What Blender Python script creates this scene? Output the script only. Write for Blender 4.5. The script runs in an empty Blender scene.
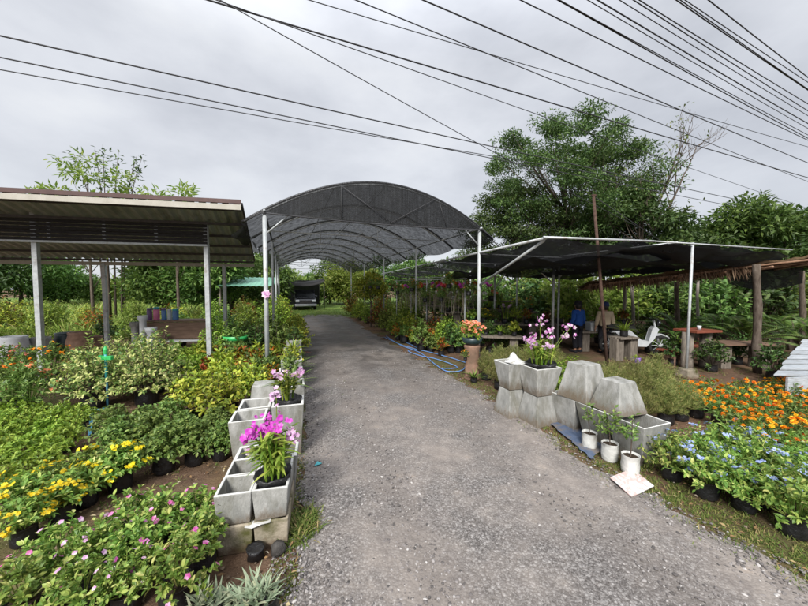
import bpy, math, random
import numpy as np
from math import sin, cos, pi, radians as R, atan2, sqrt
from mathutils import Vector, Matrix

C = bpy.context.scene.collection
SC = bpy.context.scene
UP = np.array([0., 0., 1.])
ORD = ['first','second','third','fourth','fifth','sixth','seventh','eighth','ninth','tenth','eleventh','twelfth',
       'thirteenth','fourteenth','fifteenth','sixteenth','seventeenth','eighteenth','nineteenth','twentieth']

# ------------------------------------------------------------------ survey of the place (photo pixels -> metres)
EYE = 1.9; FOC = 320.0; PITCH = math.atan(15/320.)
def ray(px, py):
    u = (px-404)/FOC; v = (303-py)/FOC
    return np.array([u, cos(PITCH)+v*sin(PITCH), -sin(PITCH)+v*cos(PITCH)])
def G(px, py, z=0.0):
    d = ray(px, py); t = (z-EYE)/d[2]
    return (d[0]*t, d[1]*t, z)
def P(px, py, Y):
    d = ray(px, py); t = Y/d[1]
    return (d[0]*t, Y, EYE+d[2]*t)

# ------------------------------------------------------------------ materials
def nmat(name):
    m = bpy.data.materials.new(name); m.use_nodes = True
    nt = m.node_tree; nt.nodes.clear()
    out = nt.nodes.new('ShaderNodeOutputMaterial')
    return m, nt, out
def N(nt, t, **kw):
    n = nt.nodes.new(t)
    for k, v in kw.items(): setattr(n, k, v)
    return n
def ramp(nt, stops, interp='LINEAR'):
    r = N(nt, 'ShaderNodeValToRGB'); r.color_ramp.interpolation = interp
    e = r.color_ramp.elements
    while len(e) < len(stops): e.new(0.5)
    for i, (p, c) in enumerate(stops):
        e[i].position = p; e[i].color = (*c, 1) if len(c) == 3 else c
    return r
def noise(nt, scale, detail=4, rough=.55, vec=None, coord='Object'):
    n = N(nt, 'ShaderNodeTexNoise'); n.inputs['Scale'].default_value = scale
    n.inputs['Detail'].default_value = detail; n.inputs['Roughness'].default_value = rough
    if vec is None:
        tc = N(nt, 'ShaderNodeTexCoord'); vec = tc.outputs[coord]
    nt.links.new(vec, n.inputs['Vector'])
    return n
def mixc(nt, fac, a, b, mode='MIX'):
    m = N(nt, 'ShaderNodeMix', data_type='RGBA', blend_type=mode)
    for s, v in ((m.inputs[0], fac), (m.inputs[6], a), (m.inputs[7], b)):
        if hasattr(v, 'is_linked') or hasattr(v, 'links'): nt.links.new(v, s)
        elif isinstance(v, (int, float)): s.default_value = v
        else: s.default_value = (*v, 1)
    return m.outputs[2]
def surf(name, stops, scale=6, rough=.75, bump=.15, bscale=None, spec=.3, metal=0, dirt=None, detail=5, stretch=None, vary=0, splash=None):
    """procedural surface: noise ramp of the thing's own colours, optional dirt blotches, bump"""
    m, nt, out = nmat(name)
    b = N(nt, 'ShaderNodeBsdfPrincipled')
    vec = None
    tc = N(nt, 'ShaderNodeTexCoord'); vec = tc.outputs['Object']
    if stretch:
        mp = N(nt, 'ShaderNodeMapping'); mp.inputs['Scale'].default_value = stretch
        nt.links.new(vec, mp.inputs['Vector']); vec = mp.outputs['Vector']
    oi = N(nt, 'ShaderNodeObjectInfo'); ad = N(nt, 'ShaderNodeVectorMath', operation='ADD'); ml = N(nt, 'ShaderNodeMath', operation='MULTIPLY'); ml.inputs[1].default_value = 37.0
    nt.links.new(oi.outputs['Random'], ml.inputs[0]); nt.links.new(vec, ad.inputs[0]); nt.links.new(ml.outputs[0], ad.inputs[1]); vec = ad.outputs[0]
    n = noise(nt, scale, detail, .6, vec)
    r = ramp(nt, stops); nt.links.new(n.outputs['Fac'], r.inputs['Fac'])
    col = r.outputs['Color']
    if dirt:
        dcol, dscale, lo, hi = dirt
        n2 = noise(nt, dscale, 6, .65, vec)
        r2 = ramp(nt, [(lo, (0,0,0)), (hi, (1,1,1))]); nt.links.new(n2.outputs['Fac'], r2.inputs['Fac'])
        col = mixc(nt, r2.outputs['Color'], col, dcol)
    if vary:
        hs = N(nt, 'ShaderNodeHueSaturation'); mr = N(nt, 'ShaderNodeMapRange'); mr.inputs['To Min'].default_value = 1-vary; mr.inputs['To Max'].default_value = 1+vary
        nt.links.new(oi.outputs['Random'], mr.inputs['Value']); nt.links.new(mr.outputs[0], hs.inputs['Value']); nt.links.new(col, hs.inputs['Color']); col = hs.outputs[0]
    if splash:
        # mud splash and algae that climb from the foot of the object
        sx = N(nt, 'ShaderNodeSeparateXYZ'); nt.links.new(tc.outputs['Generated'], sx.inputs[0])
        n4 = noise(nt, 14, 5, .7, vec); a1 = N(nt, 'ShaderNodeMath', operation='SUBTRACT'); nt.links.new(n4.outputs['Fac'], a1.inputs[0]); nt.links.new(sx.outputs['Z'], a1.inputs[1])
        r4 = ramp(nt, [(.12,(0,0,0)),(.42,(.8,.8,.8))]); nt.links.new(a1.outputs[0], r4.inputs['Fac'])
        col = mixc(nt, r4.outputs['Color'], col, splash)
    nt.links.new(col, b.inputs['Base Color'])
    b.inputs['Roughness'].default_value = rough; b.inputs['Metallic'].default_value = metal
    b.inputs['Specular IOR Level'].default_value = spec
    if bump:
        n3 = noise(nt, bscale or scale*6, 4, .6, vec)
        bp = N(nt, 'ShaderNodeBump'); bp.inputs['Strength'].default_value = bump; bp.inputs['Distance'].default_value = .02
        nt.links.new(n3.outputs['Fac'], bp.inputs['Height']); nt.links.new(bp.outputs['Normal'], b.inputs['Normal'])
    nt.links.new(b.outputs[0], out.inputs[0])
    return m
def leafmat(name, stops, rough=.45, trans=.3, spec=.35, interp='LINEAR'):
    if 'leaves' in name or 'blades' in name or 'needles' in name: stops = [(p, (min(.7,c[0]*1.42), min(.7,c[1]*1.28), c[2]*1.25)) for p, c in stops]
    """every leaf (mesh island) picks its own tint"""
    m, nt, out = nmat(name)
    g = N(nt, 'ShaderNodeNewGeometry')
    r = ramp(nt, stops, interp); nt.links.new(g.outputs['Random Per Island'], r.inputs['Fac'])
    oi = N(nt, 'ShaderNodeObjectInfo')
    hs = N(nt, 'ShaderNodeHueSaturation')
    mr = N(nt, 'ShaderNodeMapRange'); mr.inputs['To Min'].default_value = .8; mr.inputs['To Max'].default_value = 1.2
    nt.links.new(oi.outputs['Random'], mr.inputs['Value']); nt.links.new(mr.outputs[0], hs.inputs['Value'])
    mh = N(nt, 'ShaderNodeMapRange'); mh.inputs['To Min'].default_value = .485; mh.inputs['To Max'].default_value = .512
    nt.links.new(oi.outputs['Random'], mh.inputs['Value']); nt.links.new(mh.outputs[0], hs.inputs['Hue'])
    nt.links.new(r.outputs['Color'], hs.inputs['Color'])
    b = N(nt, 'ShaderNodeBsdfPrincipled'); nt.links.new(hs.outputs[0], b.inputs['Base Color'])
    b.inputs['Roughness'].default_value = rough; b.inputs['Specular IOR Level'].default_value = spec
    t = N(nt, 'ShaderNodeBsdfTranslucent'); nt.links.new(hs.outputs[0], t.inputs['Color'])
    mx = N(nt, 'ShaderNodeMixShader'); mx.inputs[0].default_value = trans
    nt.links.new(b.outputs[0], mx.inputs[1]); nt.links.new(t.outputs[0], mx.inputs[2])
    nt.links.new(mx.outputs[0], out.inputs[0])
    return m
def netmat(name, alpha=.8, col=(.03,.031,.034), streak=(1,1,1), scale=9, spread=.14, glow=.09):
    """woven shade cloth: dark threads with open gaps, denser and thinner streaks"""
    m, nt, out = nmat(name)
    tc = N(nt, 'ShaderNodeTexCoord'); mp = N(nt, 'ShaderNodeMapping'); mp.inputs['Scale'].default_value = streak
    nt.links.new(tc.outputs['Object'], mp.inputs['Vector'])
    n = noise(nt, scale, 5, .7, mp.outputs['Vector'])
    r = ramp(nt, [(.28, (alpha-spread,)*3), (.5, (alpha,)*3), (.7, (min(.995, alpha+spread*.8),)*3)])
    nt.links.new(n.outputs['Fac'], r.inputs['Fac'])
    b = N(nt, 'ShaderNodeBsdfPrincipled'); b.inputs['Roughness'].default_value = .6
    n2 = noise(nt, scale*.7, 5, .7, mp.outputs['Vector'])
    r2 = ramp(nt, [(.35, tuple(c*.6 for c in col)), (.6, col), (.8, tuple(min(1, c*3.5) for c in col))])
    nt.links.new(n2.outputs['Fac'], r2.inputs['Fac']); nt.links.new(r2.outputs['Color'], b.inputs['Base Color'])
    tr = N(nt, 'ShaderNodeBsdfTransparent')
    tl = N(nt, 'ShaderNodeBsdfTranslucent'); tl.inputs['Color'].default_value = (glow,glow,glow*1.05,1)
    m1 = N(nt, 'ShaderNodeMixShader'); m1.inputs[0].default_value = .45
    nt.links.new(b.outputs[0], m1.inputs[1]); nt.links.new(tl.outputs[0], m1.inputs[2])
    mx = N(nt, 'ShaderNodeMixShader')
    nt.links.new(r.outputs['Color'], mx.inputs[0]); nt.links.new(tr.outputs[0], mx.inputs[1]); nt.links.new(m1.outputs[0], mx.inputs[2])
    nt.links.new(mx.outputs[0], out.inputs[0])
    return m

M = {}
M['conc'] = surf('cast_concrete', [(.25,(.17,.17,.16)),(.5,(.29,.29,.275)),(.75,(.41,.405,.39))], 7, .88, .35, 60, .15, dirt=((.14,.135,.105), 3.0, .46, .70), stretch=(1.5,1.5,.6), vary=.16, splash=(.13,.10,.07))
M['conc_old'] = surf('mossy_concrete', [(.25,(.19,.175,.13)),(.5,(.29,.25,.19)),(.75,(.36,.31,.25))], 6, .9, .3, 60, .15, dirt=((.075,.075,.025), 4, .44, .62), vary=.2, splash=(.11,.065,.04))
M['rim'] = surf('pale_dry_rim', [(.3,(.46,.46,.44)),(.7,(.62,.62,.60))], 18, .85, .2, 80, .2)
M['bag'] = surf('black_plastic_bag', [(.3,(.008,.008,.009)),(.7,(.02,.02,.022))], 10, .35, .6, 30, .5)
M['soil'] = surf('potting_soil', [(.3,(.025,.018,.012)),(.7,(.07,.05,.035))], 30, .95, .6, 120, .1)
M['whitebag'] = surf('white_plastic_bag', [(.3,(.46,.46,.44)),(.7,(.60,.60,.58))], 8, .5, .5, 22, .4, dirt=((.4,.36,.3), 6, .58, .75))
M['steel'] = surf('galvanised_steel', [(.3,(.34,.36,.37)),(.7,(.50,.52,.53))], 14, .5, .05, 60, .5, .3, dirt=((.18,.13,.09), 5, .55, .75))
M['white_steel'] = surf('pale_painted_pipe', [(.3,(.34,.365,.375)),(.7,(.46,.48,.49))], 14, .45, .05, 60, .5, .1, dirt=((.22,.15,.10), 4, .57, .74))
M['rust'] = surf('rusty_steel', [(.3,(.045,.025,.02)),(.6,(.09,.055,.042)),(.8,(.16,.105,.08))], 16, .85, .3, 80, .2)
M['darksteel'] = surf('dark_painted_steel', [(.3,(.035,.03,.03)),(.7,(.07,.06,.058))], 12, .6, .08, 60, .4)
M['slat'] = surf('charcoal_slat', [(.3,(.014,.012,.012)),(.7,(.028,.025,.025))], 12, .7, .08, 60, .2)
M['fascia'] = surf('cream_fascia', [(.3,(.36,.34,.29)),(.7,(.46,.44,.39))], 5, .6, .05, 40, .3)
M['redbrown'] = surf('brown_roof_edge', [(.3,(.075,.045,.042)),(.7,(.11,.065,.06))], 8, .6, .05, 40, .3)
M['wood_old'] = surf('weathered_wood', [(.3,(.10,.085,.07)),(.6,(.21,.18,.15)),(.8,(.30,.27,.23))], 5, .9, .5, 30, .15, stretch=(6,6,1))
M['bark'] = surf('tree_bark', [(.3,(.06,.045,.035)),(.6,(.13,.105,.085)),(.8,(.21,.18,.15))], 6, .95, .6, 25, .1, stretch=(4,4,1))
M['bark_pale'] = surf('pale_bark', [(.3,(.14,.12,.10)),(.7,(.28,.25,.22))], 6, .95, .4, 25, .1, stretch=(4,4,1))
M['redwood'] = surf('red_stained_planks', [(.3,(.13,.035,.02)),(.6,(.22,.065,.038)),(.8,(.30,.11,.07))], 4, .55, .25, 30, .3, stretch=(1,8,8))
M['counter'] = surf('brown_counter_board', [(.3,(.10,.06,.04)),(.7,(.19,.12,.085))], 4, .6, .2, 30, .3, stretch=(1,6,6))
M['bamboo'] = surf('dry_bamboo', [(.3,(.16,.09,.055)),(.6,(.28,.17,.11)),(.8,(.40,.29,.19))], 7, .8, .3, 40, .2)
M['thatch'] = surf('dry_thatch', [(.3,(.07,.045,.025)),(.6,(.15,.10,.06)),(.8,(.25,.18,.11))], 9, .95, .8, 40, .1, stretch=(1,6,6))
M['terracotta'] = surf('terracotta', [(.3,(.17,.10,.07)),(.7,(.29,.18,.13))], 9, .85, .3, 60, .2, dirt=((.14,.10,.07), 4, .5, .75))
M['darkpot'] = surf('dark_green_plastic', [(.3,(.012,.028,.03)),(.7,(.03,.05,.055))], 8, .4, .05, 40, .5)
M['purple'] = surf('purple_plastic', [(.3,(.20,.10,.42)),(.7,(.30,.17,.55))], 8, .4, .05, 40, .5)
M['pink_pl'] = surf('pink_plastic', [(.3,(.55,.12,.24)),(.7,(.66,.18,.32))], 8, .4, .05, 40, .5)
M['blue_pl'] = surf('blue_plastic', [(.3,(.05,.14,.32)),(.7,(.09,.20,.42))], 8, .4, .05, 40, .5)
M['teal_pl'] = surf('teal_plastic', [(.3,(.03,.26,.30)),(.7,(.05,.34,.38))], 8, .4, .05, 40, .5)
M['violet_pl'] = surf('dark_violet_plastic', [(.3,(.09,.05,.13)),(.7,(.15,.08,.20))], 8, .4, .05, 40, .5)
M['green_pl'] = surf('green_plastic', [(.3,(.03,.36,.09)),(.7,(.05,.46,.13))], 8, .4, .05, 40, .5)
M['mint'] = surf('mint_roof_sheet', [(.3,(.15,.34,.25)),(.7,(.20,.42,.32))], 4, .5, .1, 40, .4)
M['pvc'] = surf('blue_pipe', [(.3,(.06,.25,.40)),(.7,(.10,.33,.50))], 8, .45, .05, 40, .5)
M['hose'] = surf('blue_hose', [(.3,(.09,.22,.52)),(.7,(.17,.34,.66))], 8, .4, .05, 40, .5)
M['white'] = surf('white_paint', [(.3,(.44,.46,.48)),(.7,(.55,.57,.59))], 6, .55, .1, 40, .4, dirt=((.5,.47,.42), 3, .58, .8))
M['old_white'] = surf('weathered_white_board', [(.3,(.30,.33,.36)),(.7,(.44,.47,.50))], 6, .6, .2, 40, .3, dirt=((.20,.19,.17), 5, .5, .75), vary=.18, stretch=(1,7,7))
M['bluesheet'] = surf('blue_ground_sheet', [(.3,(.05,.075,.13)),(.7,(.11,.14,.21))], 5, .5, .5, 14, .4, dirt=((.16,.13,.10), 5, .5, .65))
M['rubber'] = surf('black_rubber', [(.3,(.012,.012,.012)),(.7,(.025,.025,.025))], 12, .8, .1, 60, .3)
M['cable'] = surf('cable_black', [(.3,(.03,.03,.033)),(.7,(.06,.06,.065))], 3, .6, 0, 40, .3)
M['stone'] = surf('dark_rock', [(.3,(.035,.032,.03)),(.6,(.08,.075,.07)),(.8,(.14,.13,.12))], 9, .9, .8, 40, .2)
M['glass'] = surf('dark_glass', [(.3,(.01,.012,.014)),(.7,(.02,.022,.025))], 2, .05, 0, 40, .7)
M['skin'] = surf('skin', [(.3,(.32,.17,.11)),(.7,(.38,.21,.14))], 6, .6, 0, 40, .3)
M['bluecloth'] = surf('blue_jacket_cloth', [(.3,(.012,.05,.22)),(.7,(.025,.09,.34))], 7, .85, .4, 16, .15)
M['beigecloth'] = surf('beige_cloth', [(.3,(.42,.33,.22)),(.7,(.55,.44,.31))], 7, .9, .4, 16, .15)
M['darkcloth'] = surf('dark_cloth', [(.3,(.012,.012,.016)),(.7,(.03,.03,.036))], 7, .9, .4, 16, .15)
M['navy'] = surf('navy_cloth', [(.3,(.02,.03,.09)),(.7,(.035,.05,.13))], 7, .9, .3, 16, .15)
M['hair'] = surf('black_hair', [(.3,(.008,.007,.006)),(.7,(.02,.017,.015))], 20, .5, .3, 60, .4)
M['sandpaper'] = surf('printed_white_board', [(.42,(.60,.59,.58)),(.52,(.55,.36,.33)),(.58,(.62,.60,.59))], 9, .5, .1, 30, .4)

M['aerial_root'] = surf('silvery_root', [(.3,(.17,.14,.09)),(.7,(.34,.31,.24))], 9, .85, .1, 30, .2)
LEAF = {
 'vinca': leafmat('vinca_leaves', [(0,(.055,.13,.02)),(.5,(.12,.225,.04)),(.85,(.24,.335,.075)),(1,(.38,.42,.15))]),
 'lime': leafmat('lime_leaves', [(0,(.07,.155,.016)),(.6,(.165,.28,.032)),(1,(.28,.39,.065))]),
 'mid': leafmat('mid_green_leaves', [(0,(.05,.11,.022)),(.6,(.105,.19,.04)),(1,(.20,.29,.08))]),
 'deep': leafmat('deep_green_leaves', [(0,(.02,.055,.014)),(.6,(.045,.10,.024)),(1,(.09,.165,.04))]),
 'gold': leafmat('gold_leaves', [(0,(.09,.16,.018)),(.5,(.20,.29,.03)),(.85,(.32,.39,.045)),(1,(.42,.40,.08))]),
 'varieg': leafmat('variegated_leaves', [(0,(.05,.12,.03)),(.4,(.13,.22,.05)),(.65,(.30,.37,.11)),(1,(.44,.48,.22))]),
 'croton': leafmat('croton_leaves', [(0,(.03,.07,.015)),(.35,(.07,.12,.02)),(.55,(.26,.24,.02)),(.75,(.28,.08,.015)),(1,(.16,.02,.015))]),
 'redleaf': leafmat('red_leaves', [(0,(.08,.015,.02)),(.6,(.18,.035,.035)),(1,(.22,.10,.06))]),
 'silver': leafmat('silver_leaves', [(0,(.12,.18,.11)),(.6,(.22,.29,.20)),(1,(.34,.38,.26))]),
 'orchid': leafmat('orchid_leaves', [(0,(.06,.12,.015)),(.6,(.15,.22,.03)),(1,(.27,.32,.07))]),
 'fern': leafmat('fine_green_needles', [(0,(.09,.13,.035)),(.6,(.16,.20,.06)),(1,(.28,.27,.12))]),
 'grass': leafmat('grass_blades', [(0,(.07,.13,.02)),(.6,(.15,.23,.045)),(.9,(.24,.30,.08)),(1,(.33,.30,.15))], .6, .3, .2),
 'weed': leafmat('weed_blades', [(0,(.05,.10,.02)),(.6,(.11,.17,.04)),(.85,(.2,.22,.07)),(1,(.30,.24,.13))], .6, .3, .2),
 'tree_dark': leafmat('dark_tree_leaves', [(0,(.022,.055,.014)),(.6,(.048,.10,.026)),(1,(.085,.15,.04))], .5, .25),
 'tree_mid': leafmat('mid_tree_leaves', [(0,(.035,.085,.018)),(.6,(.075,.15,.032)),(1,(.13,.22,.05))], .5, .3),
 'tree_rain': leafmat('rain_tree_leaves', [(0,(.026,.06,.016)),(.6,(.058,.112,.03)),(1,(.105,.17,.05))], .5, .3),
 'tree_light': leafmat('light_tree_leaves', [(0,(.08,.14,.02)),(.6,(.15,.23,.04)),(1,(.25,.31,.08))], .5, .5),
 'tree_dry': leafmat('sparse_dry_leaves', [(0,(.05,.08,.02)),(.6,(.09,.13,.035)),(1,(.15,.17,.05))], .5, .3),
}
PET = {
 'pink': leafmat('pink_petals', [(0,(.45,.06,.28)),(.5,(.62,.16,.42)),(1,(.72,.42,.62))], .6, .3, .2),
 'magenta': leafmat('magenta_petals', [(0,(.48,.03,.40)),(.6,(.62,.08,.52)),(1,(.72,.30,.64))], .6, .3, .2),
 'lilac': leafmat('lilac_petals', [(0,(.50,.22,.48)),(.5,(.66,.42,.60)),(1,(.76,.66,.74))], .6, .3, .2),
 'yellow': leafmat('yellow_petals', [(0,(.70,.50,.01)),(.6,(.80,.66,.02)),(1,(.82,.74,.08))], .6, .25, .2),
 'orange': leafmat('orange_petals', [(0,(.68,.12,.005)),(.5,(.76,.22,.01)),(.8,(.80,.34,.02)),(1,(.8,.48,.04))], .6, .25, .2),
 'amber': leafmat('amber_petals', [(0,(.70,.25,.005)),(.5,(.78,.38,.012)),(1,(.80,.52,.04))], .6, .25, .2),
 'blue': leafmat('pale_blue_petals', [(0,(.22,.30,.58)),(.6,(.36,.44,.70)),(1,(.56,.62,.78))], .6, .3, .2),
 'coral': leafmat('coral_petals', [(0,(.62,.14,.05)),(.6,(.72,.26,.14)),(1,(.78,.48,.36))], .6, .3, .2),
 'red': leafmat('red_petals', [(0,(.40,.02,.03)),(.6,(.55,.05,.08)),(1,(.62,.15,.20))], .6, .3, .2),
 'whitep': leafmat('white_petals', [(0,(.7,.68,.66)),(1,(.8,.8,.78))], .6, .3, .2),
}

# ------------------------------------------------------------------ mesh builder
def nz(a):
    return a/np.maximum(np.linalg.norm(a, axis=-1, keepdims=True), 1e-9)
class MB:
    def __init__(s): s.v = []; s.f = []; s.mi = []; s.n = 0
    def add(s, V, F, mi=0):
        V = np.asarray(V, float).reshape(-1, 3); o = s.n
        s.v.append(V); s.n += len(V)
        s.f += [tuple(i+o for i in f) for f in F]; s.mi += [mi]*len(F)
    def box(s, c, size, rz=0, mi=0, M4=None, taper=1.0):
        x, y, z = (d/2 for d in size)
        V = np.array([[-x,-y,-z],[x,-y,-z],[x,y,-z],[-x,y,-z],[-x*taper,-y*taper,z],[x*taper,-y*taper,z],[x*taper,y*taper,z],[-x*taper,y*taper,z]])
        if M4 is not None: V = V @ np.array(M4.to_3x3()).T
        if rz: V = V @ np.array([[cos(rz), sin(rz), 0],[-sin(rz), cos(rz), 0],[0,0,1]])
        s.add(V+np.array(c), [(0,3,2,1),(4,5,6,7),(0,1,5,4),(1,2,6,5),(2,3,7,6),(3,0,4,7)], mi)
    def tube(s, pts, rad, n=6, mi=0, cap=True):
        pts = np.asarray(pts, float); k = len(pts)
        rad = np.full(k, rad, float) if np.isscalar(rad) else np.asarray(rad, float)
        T = np.gradient(pts, axis=0); T = nz(T)
        ref = np.array([0,0,1.]) if abs(T[0][2]) < .9 else np.array([1.,0,0])
        A = nz(np.cross(T, ref)); B = np.cross(T, A)
        a = np.arange(n)*2*pi/n
        V = (pts[:,None,:] + rad[:,None,None]*(np.cos(a)[None,:,None]*A[:,None,:]+np.sin(a)[None,:,None]*B[:,None,:])).reshape(-1,3)
        F = [(i*n+j, i*n+(j+1)%n, (i+1)*n+(j+1)%n, (i+1)*n+j) for i in range(k-1) for j in range(n)]
        if cap: F += [tuple(range(n-1,-1,-1)), tuple(range((k-1)*n, k*n))]
        s.add(V, F, mi)
    def lathe(s, prof, n=16, mi=0, c=(0,0,0), wob=0, rng=None, cap=True):
        k = len(prof); a = np.arange(n)*2*pi/n
        V = np.array([[r*cos(t), r*sin(t), z] for r, z in prof for t in a])
        if wob and rng is not None:
            V[:,:2] *= 1+rng.uniform(-wob, wob, (len(V),1))
        F = [(i*n+j, i*n+(j+1)%n, (i+1)*n+(j+1)%n, (i+1)*n+j) for i in range(k-1) for j in range(n)]
        if cap: F += [tuple(range(n-1,-1,-1)), tuple(range((k-1)*n, k*n))]
        s.add(V+np.array(c), F, mi)
    def prism(s, poly, axis, a, b, mi=0):
        """poly in the plane perpendicular to axis (0: yz, 1: xz, 2: xy), extruded a..b"""
        idx = [i for i in range(3) if i != axis]; V = []
        for t in (a, b):
            for p in poly:
                q = [0,0,0]; q[idx[0]], q[idx[1]] = p; q[axis] = t; V.append(q)
        n = len(poly)
        s.add(V, [tuple(range(n)), tuple(range(2*n-1, n-1, -1))]+[(i, (i+1)%n, n+(i+1)%n, n+i) for i in range(n)], mi)
    def leaves(s, Pt, D, Nn, L, W, fold=.25, droop=.12, big=False, mi=0):
        n = len(Pt); L = np.broadcast_to(L, (n,))[:,None]; W = np.broadcast_to(W, (n,))[:,None]
        D = nz(D); S = nz(np.cross(D, Nn)); N2 = np.cross(S, D)
        if not big:
            b = Pt; t = Pt+D*L-N2*droop*L
            l = Pt+D*L*.45+S*W*.5+N2*fold*W*.5; r = Pt+D*L*.45-S*W*.5+N2*fold*W*.5
            V = np.stack([b,l,t,r], 1).reshape(-1,3); k = 4; F0 = [(0,2,1),(0,3,2)]
        else:
            b = Pt; m = Pt+D*L*.5; t = Pt+D*L*.97-N2*droop*L*1.6
            l1 = Pt+D*L*.28+S*W*.42+N2*fold*W*.5; l2 = Pt+D*L*.66+S*W*.45+N2*(fold*W*.5-droop*L*.5)
            r1 = Pt+D*L*.28-S*W*.42+N2*fold*W*.5; r2 = Pt+D*L*.66-S*W*.45+N2*(fold*W*.5-droop*L*.5)
            V = np.stack([b,m,t,l1,l2,r1,r2], 1).reshape(-1,3); k = 7
            F0 = [(0,1,4,3),(1,2,4),(0,5,6,1),(1,6,2)]
        o = s.n; s.v.append(V); s.n += len(V)
        s.f += [tuple(i*k+j+o for j in f) for i in range(n) for f in F0]; s.mi += [mi]*(n*len(F0))
    def blades(s, Pt, D, L, W, arch=.5, mi=0, seg=3):
        """arching straps: D start direction, bending over towards the ground"""
        n = len(Pt); L = np.broadcast_to(L, (n,)); W = np.broadcast_to(W, (n,)); arch = np.broadcast_to(arch, (n,))
        D = nz(D); H = D*np.array([1,1,0]); H = nz(H+1e-6); S = np.stack([-H[:,1], H[:,0], np.zeros(n)], 1)
        pts = []
        for i in range(seg+1):
            t = i/seg
            p = Pt + D*(L*t)[:,None] + (H*.25-UP)*(arch*L*t*t*.6)[:,None]
            w = W*(1-.75*t**1.6)*.5 if i < seg else W*0.03
            pts += [p+S*w[:,None], p-S*w[:,None]] if i < seg else [p]
        V = np.stack(pts, 1).reshape(-1,3); k = 2*seg+1
        F0 = [(2*i,2*i+1,2*i+3,2*i+2) for i in range(seg-1)]+[(2*seg-2, 2*seg-1, 2*seg)]
        o = s.n; s.v.append(V); s.n += len(V)
        s.f += [tuple(i*k+j+o for j in f) for i in range(n) for f in F0]; s.mi += [mi]*(n*len(F0))
    def flowers(s, Pt, Nn, Rad, petals=5, cup=.2, wide=.75, mi=0, rng=None):
        n = len(Pt); Nn = nz(Nn)
        ref = np.where(np.abs(Nn[:,2:3]) < .9, np.array([[0,0,1.]]), np.array([[1.,0,0]]))
        A = nz(np.cross(Nn, ref)); B = np.cross(Nn, A); Rad = np.broadcast_to(Rad, (n,))
        ph = rng.uniform(0, 6.28, n) if rng is not None else np.zeros(n)
        for q in range(petals):
            a = (ph+q*2*pi/petals)[:,None]
            d = np.cos(a)*A+np.sin(a)*B
            s.leaves(Pt, d+Nn*cup, Nn, Rad, Rad*wide, .1, .06, Rad.max() > .012, mi)
    def pompon(s, Pt, Nn, Rad, mi=0, rng=None):
        s.flowers(Pt, Nn, Rad, 7, .15, .7, mi, rng)
        s.flowers(Pt+Nn*(np.broadcast_to(Rad,(len(Pt),))*.15)[:,None], Nn, np.asarray(Rad)*.8, 6, .7, .7, mi, rng)
        s.flowers(Pt+Nn*(np.broadcast_to(Rad,(len(Pt),))*.25)[:,None], Nn, np.asarray(Rad)*.55, 5, 1.6, .8, mi, rng)
    def mesh(s, name, mats, smooth=False):
        me = bpy.data.meshes.new(name)
        V = np.concatenate(s.v) if s.v else np.zeros((0,3))
        me.from_pydata(V.tolist(), [], s.f)
        for m in (mats if isinstance(mats, (list, tuple)) else [mats]): me.materials.append(m)
        if any(s.mi): me.polygons.foreach_set('material_index', np.array(s.mi, dtype=np.int32))
        if smooth: me.polygons.foreach_set('use_smooth', np.ones(len(me.polygons), dtype=bool))
        me.update()
        return me
    def obj(s, name, mats, parent=None, smooth=False, bevel=0):
        o = bpy.data.objects.new(name, s.mesh(name, mats, smooth)); C.objects.link(o)
        if parent: o.parent = parent
        if bevel:
            b = o.modifiers.new('bevel', 'BEVEL'); b.width = bevel; b.segments = 2; b.limit_method = 'ANGLE'
        return o
LABELS = set()
def tag(o, label, cat, group=None):
    if label in LABELS or not 4 <= len(label.split()) <= 16: print('BADLABEL', len(label.split()), label)
    LABELS.add(label)
    o['label'] = label; o['category'] = cat
    if group: o['group'] = group
    return o
def thing(name, label, cat, loc=(0,0,0), rz=0, group=None, scale=1):
    o = bpy.data.objects.new(name, None); C.objects.link(o); o.empty_display_size = .1
    o.location = loc; o.rotation_euler = (0,0,rz); o.scale = (scale,)*3
    return tag(o, label, cat, group)
def part(name, mesh, parent):
    o = bpy.data.objects.new(name, mesh); C.objects.link(o); o.parent = parent; return o
def struct(name, mb, mats, kind='structure', smooth=False):
    o = mb.obj(name, mats, None, smooth); o['kind'] = kind; return o
def stuff(name, mb, mats, label=None, cat=None):
    o = struct(name, mb, mats, 'stuff')
    if label: o['label'] = label; o['category'] = cat
    return o

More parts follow.
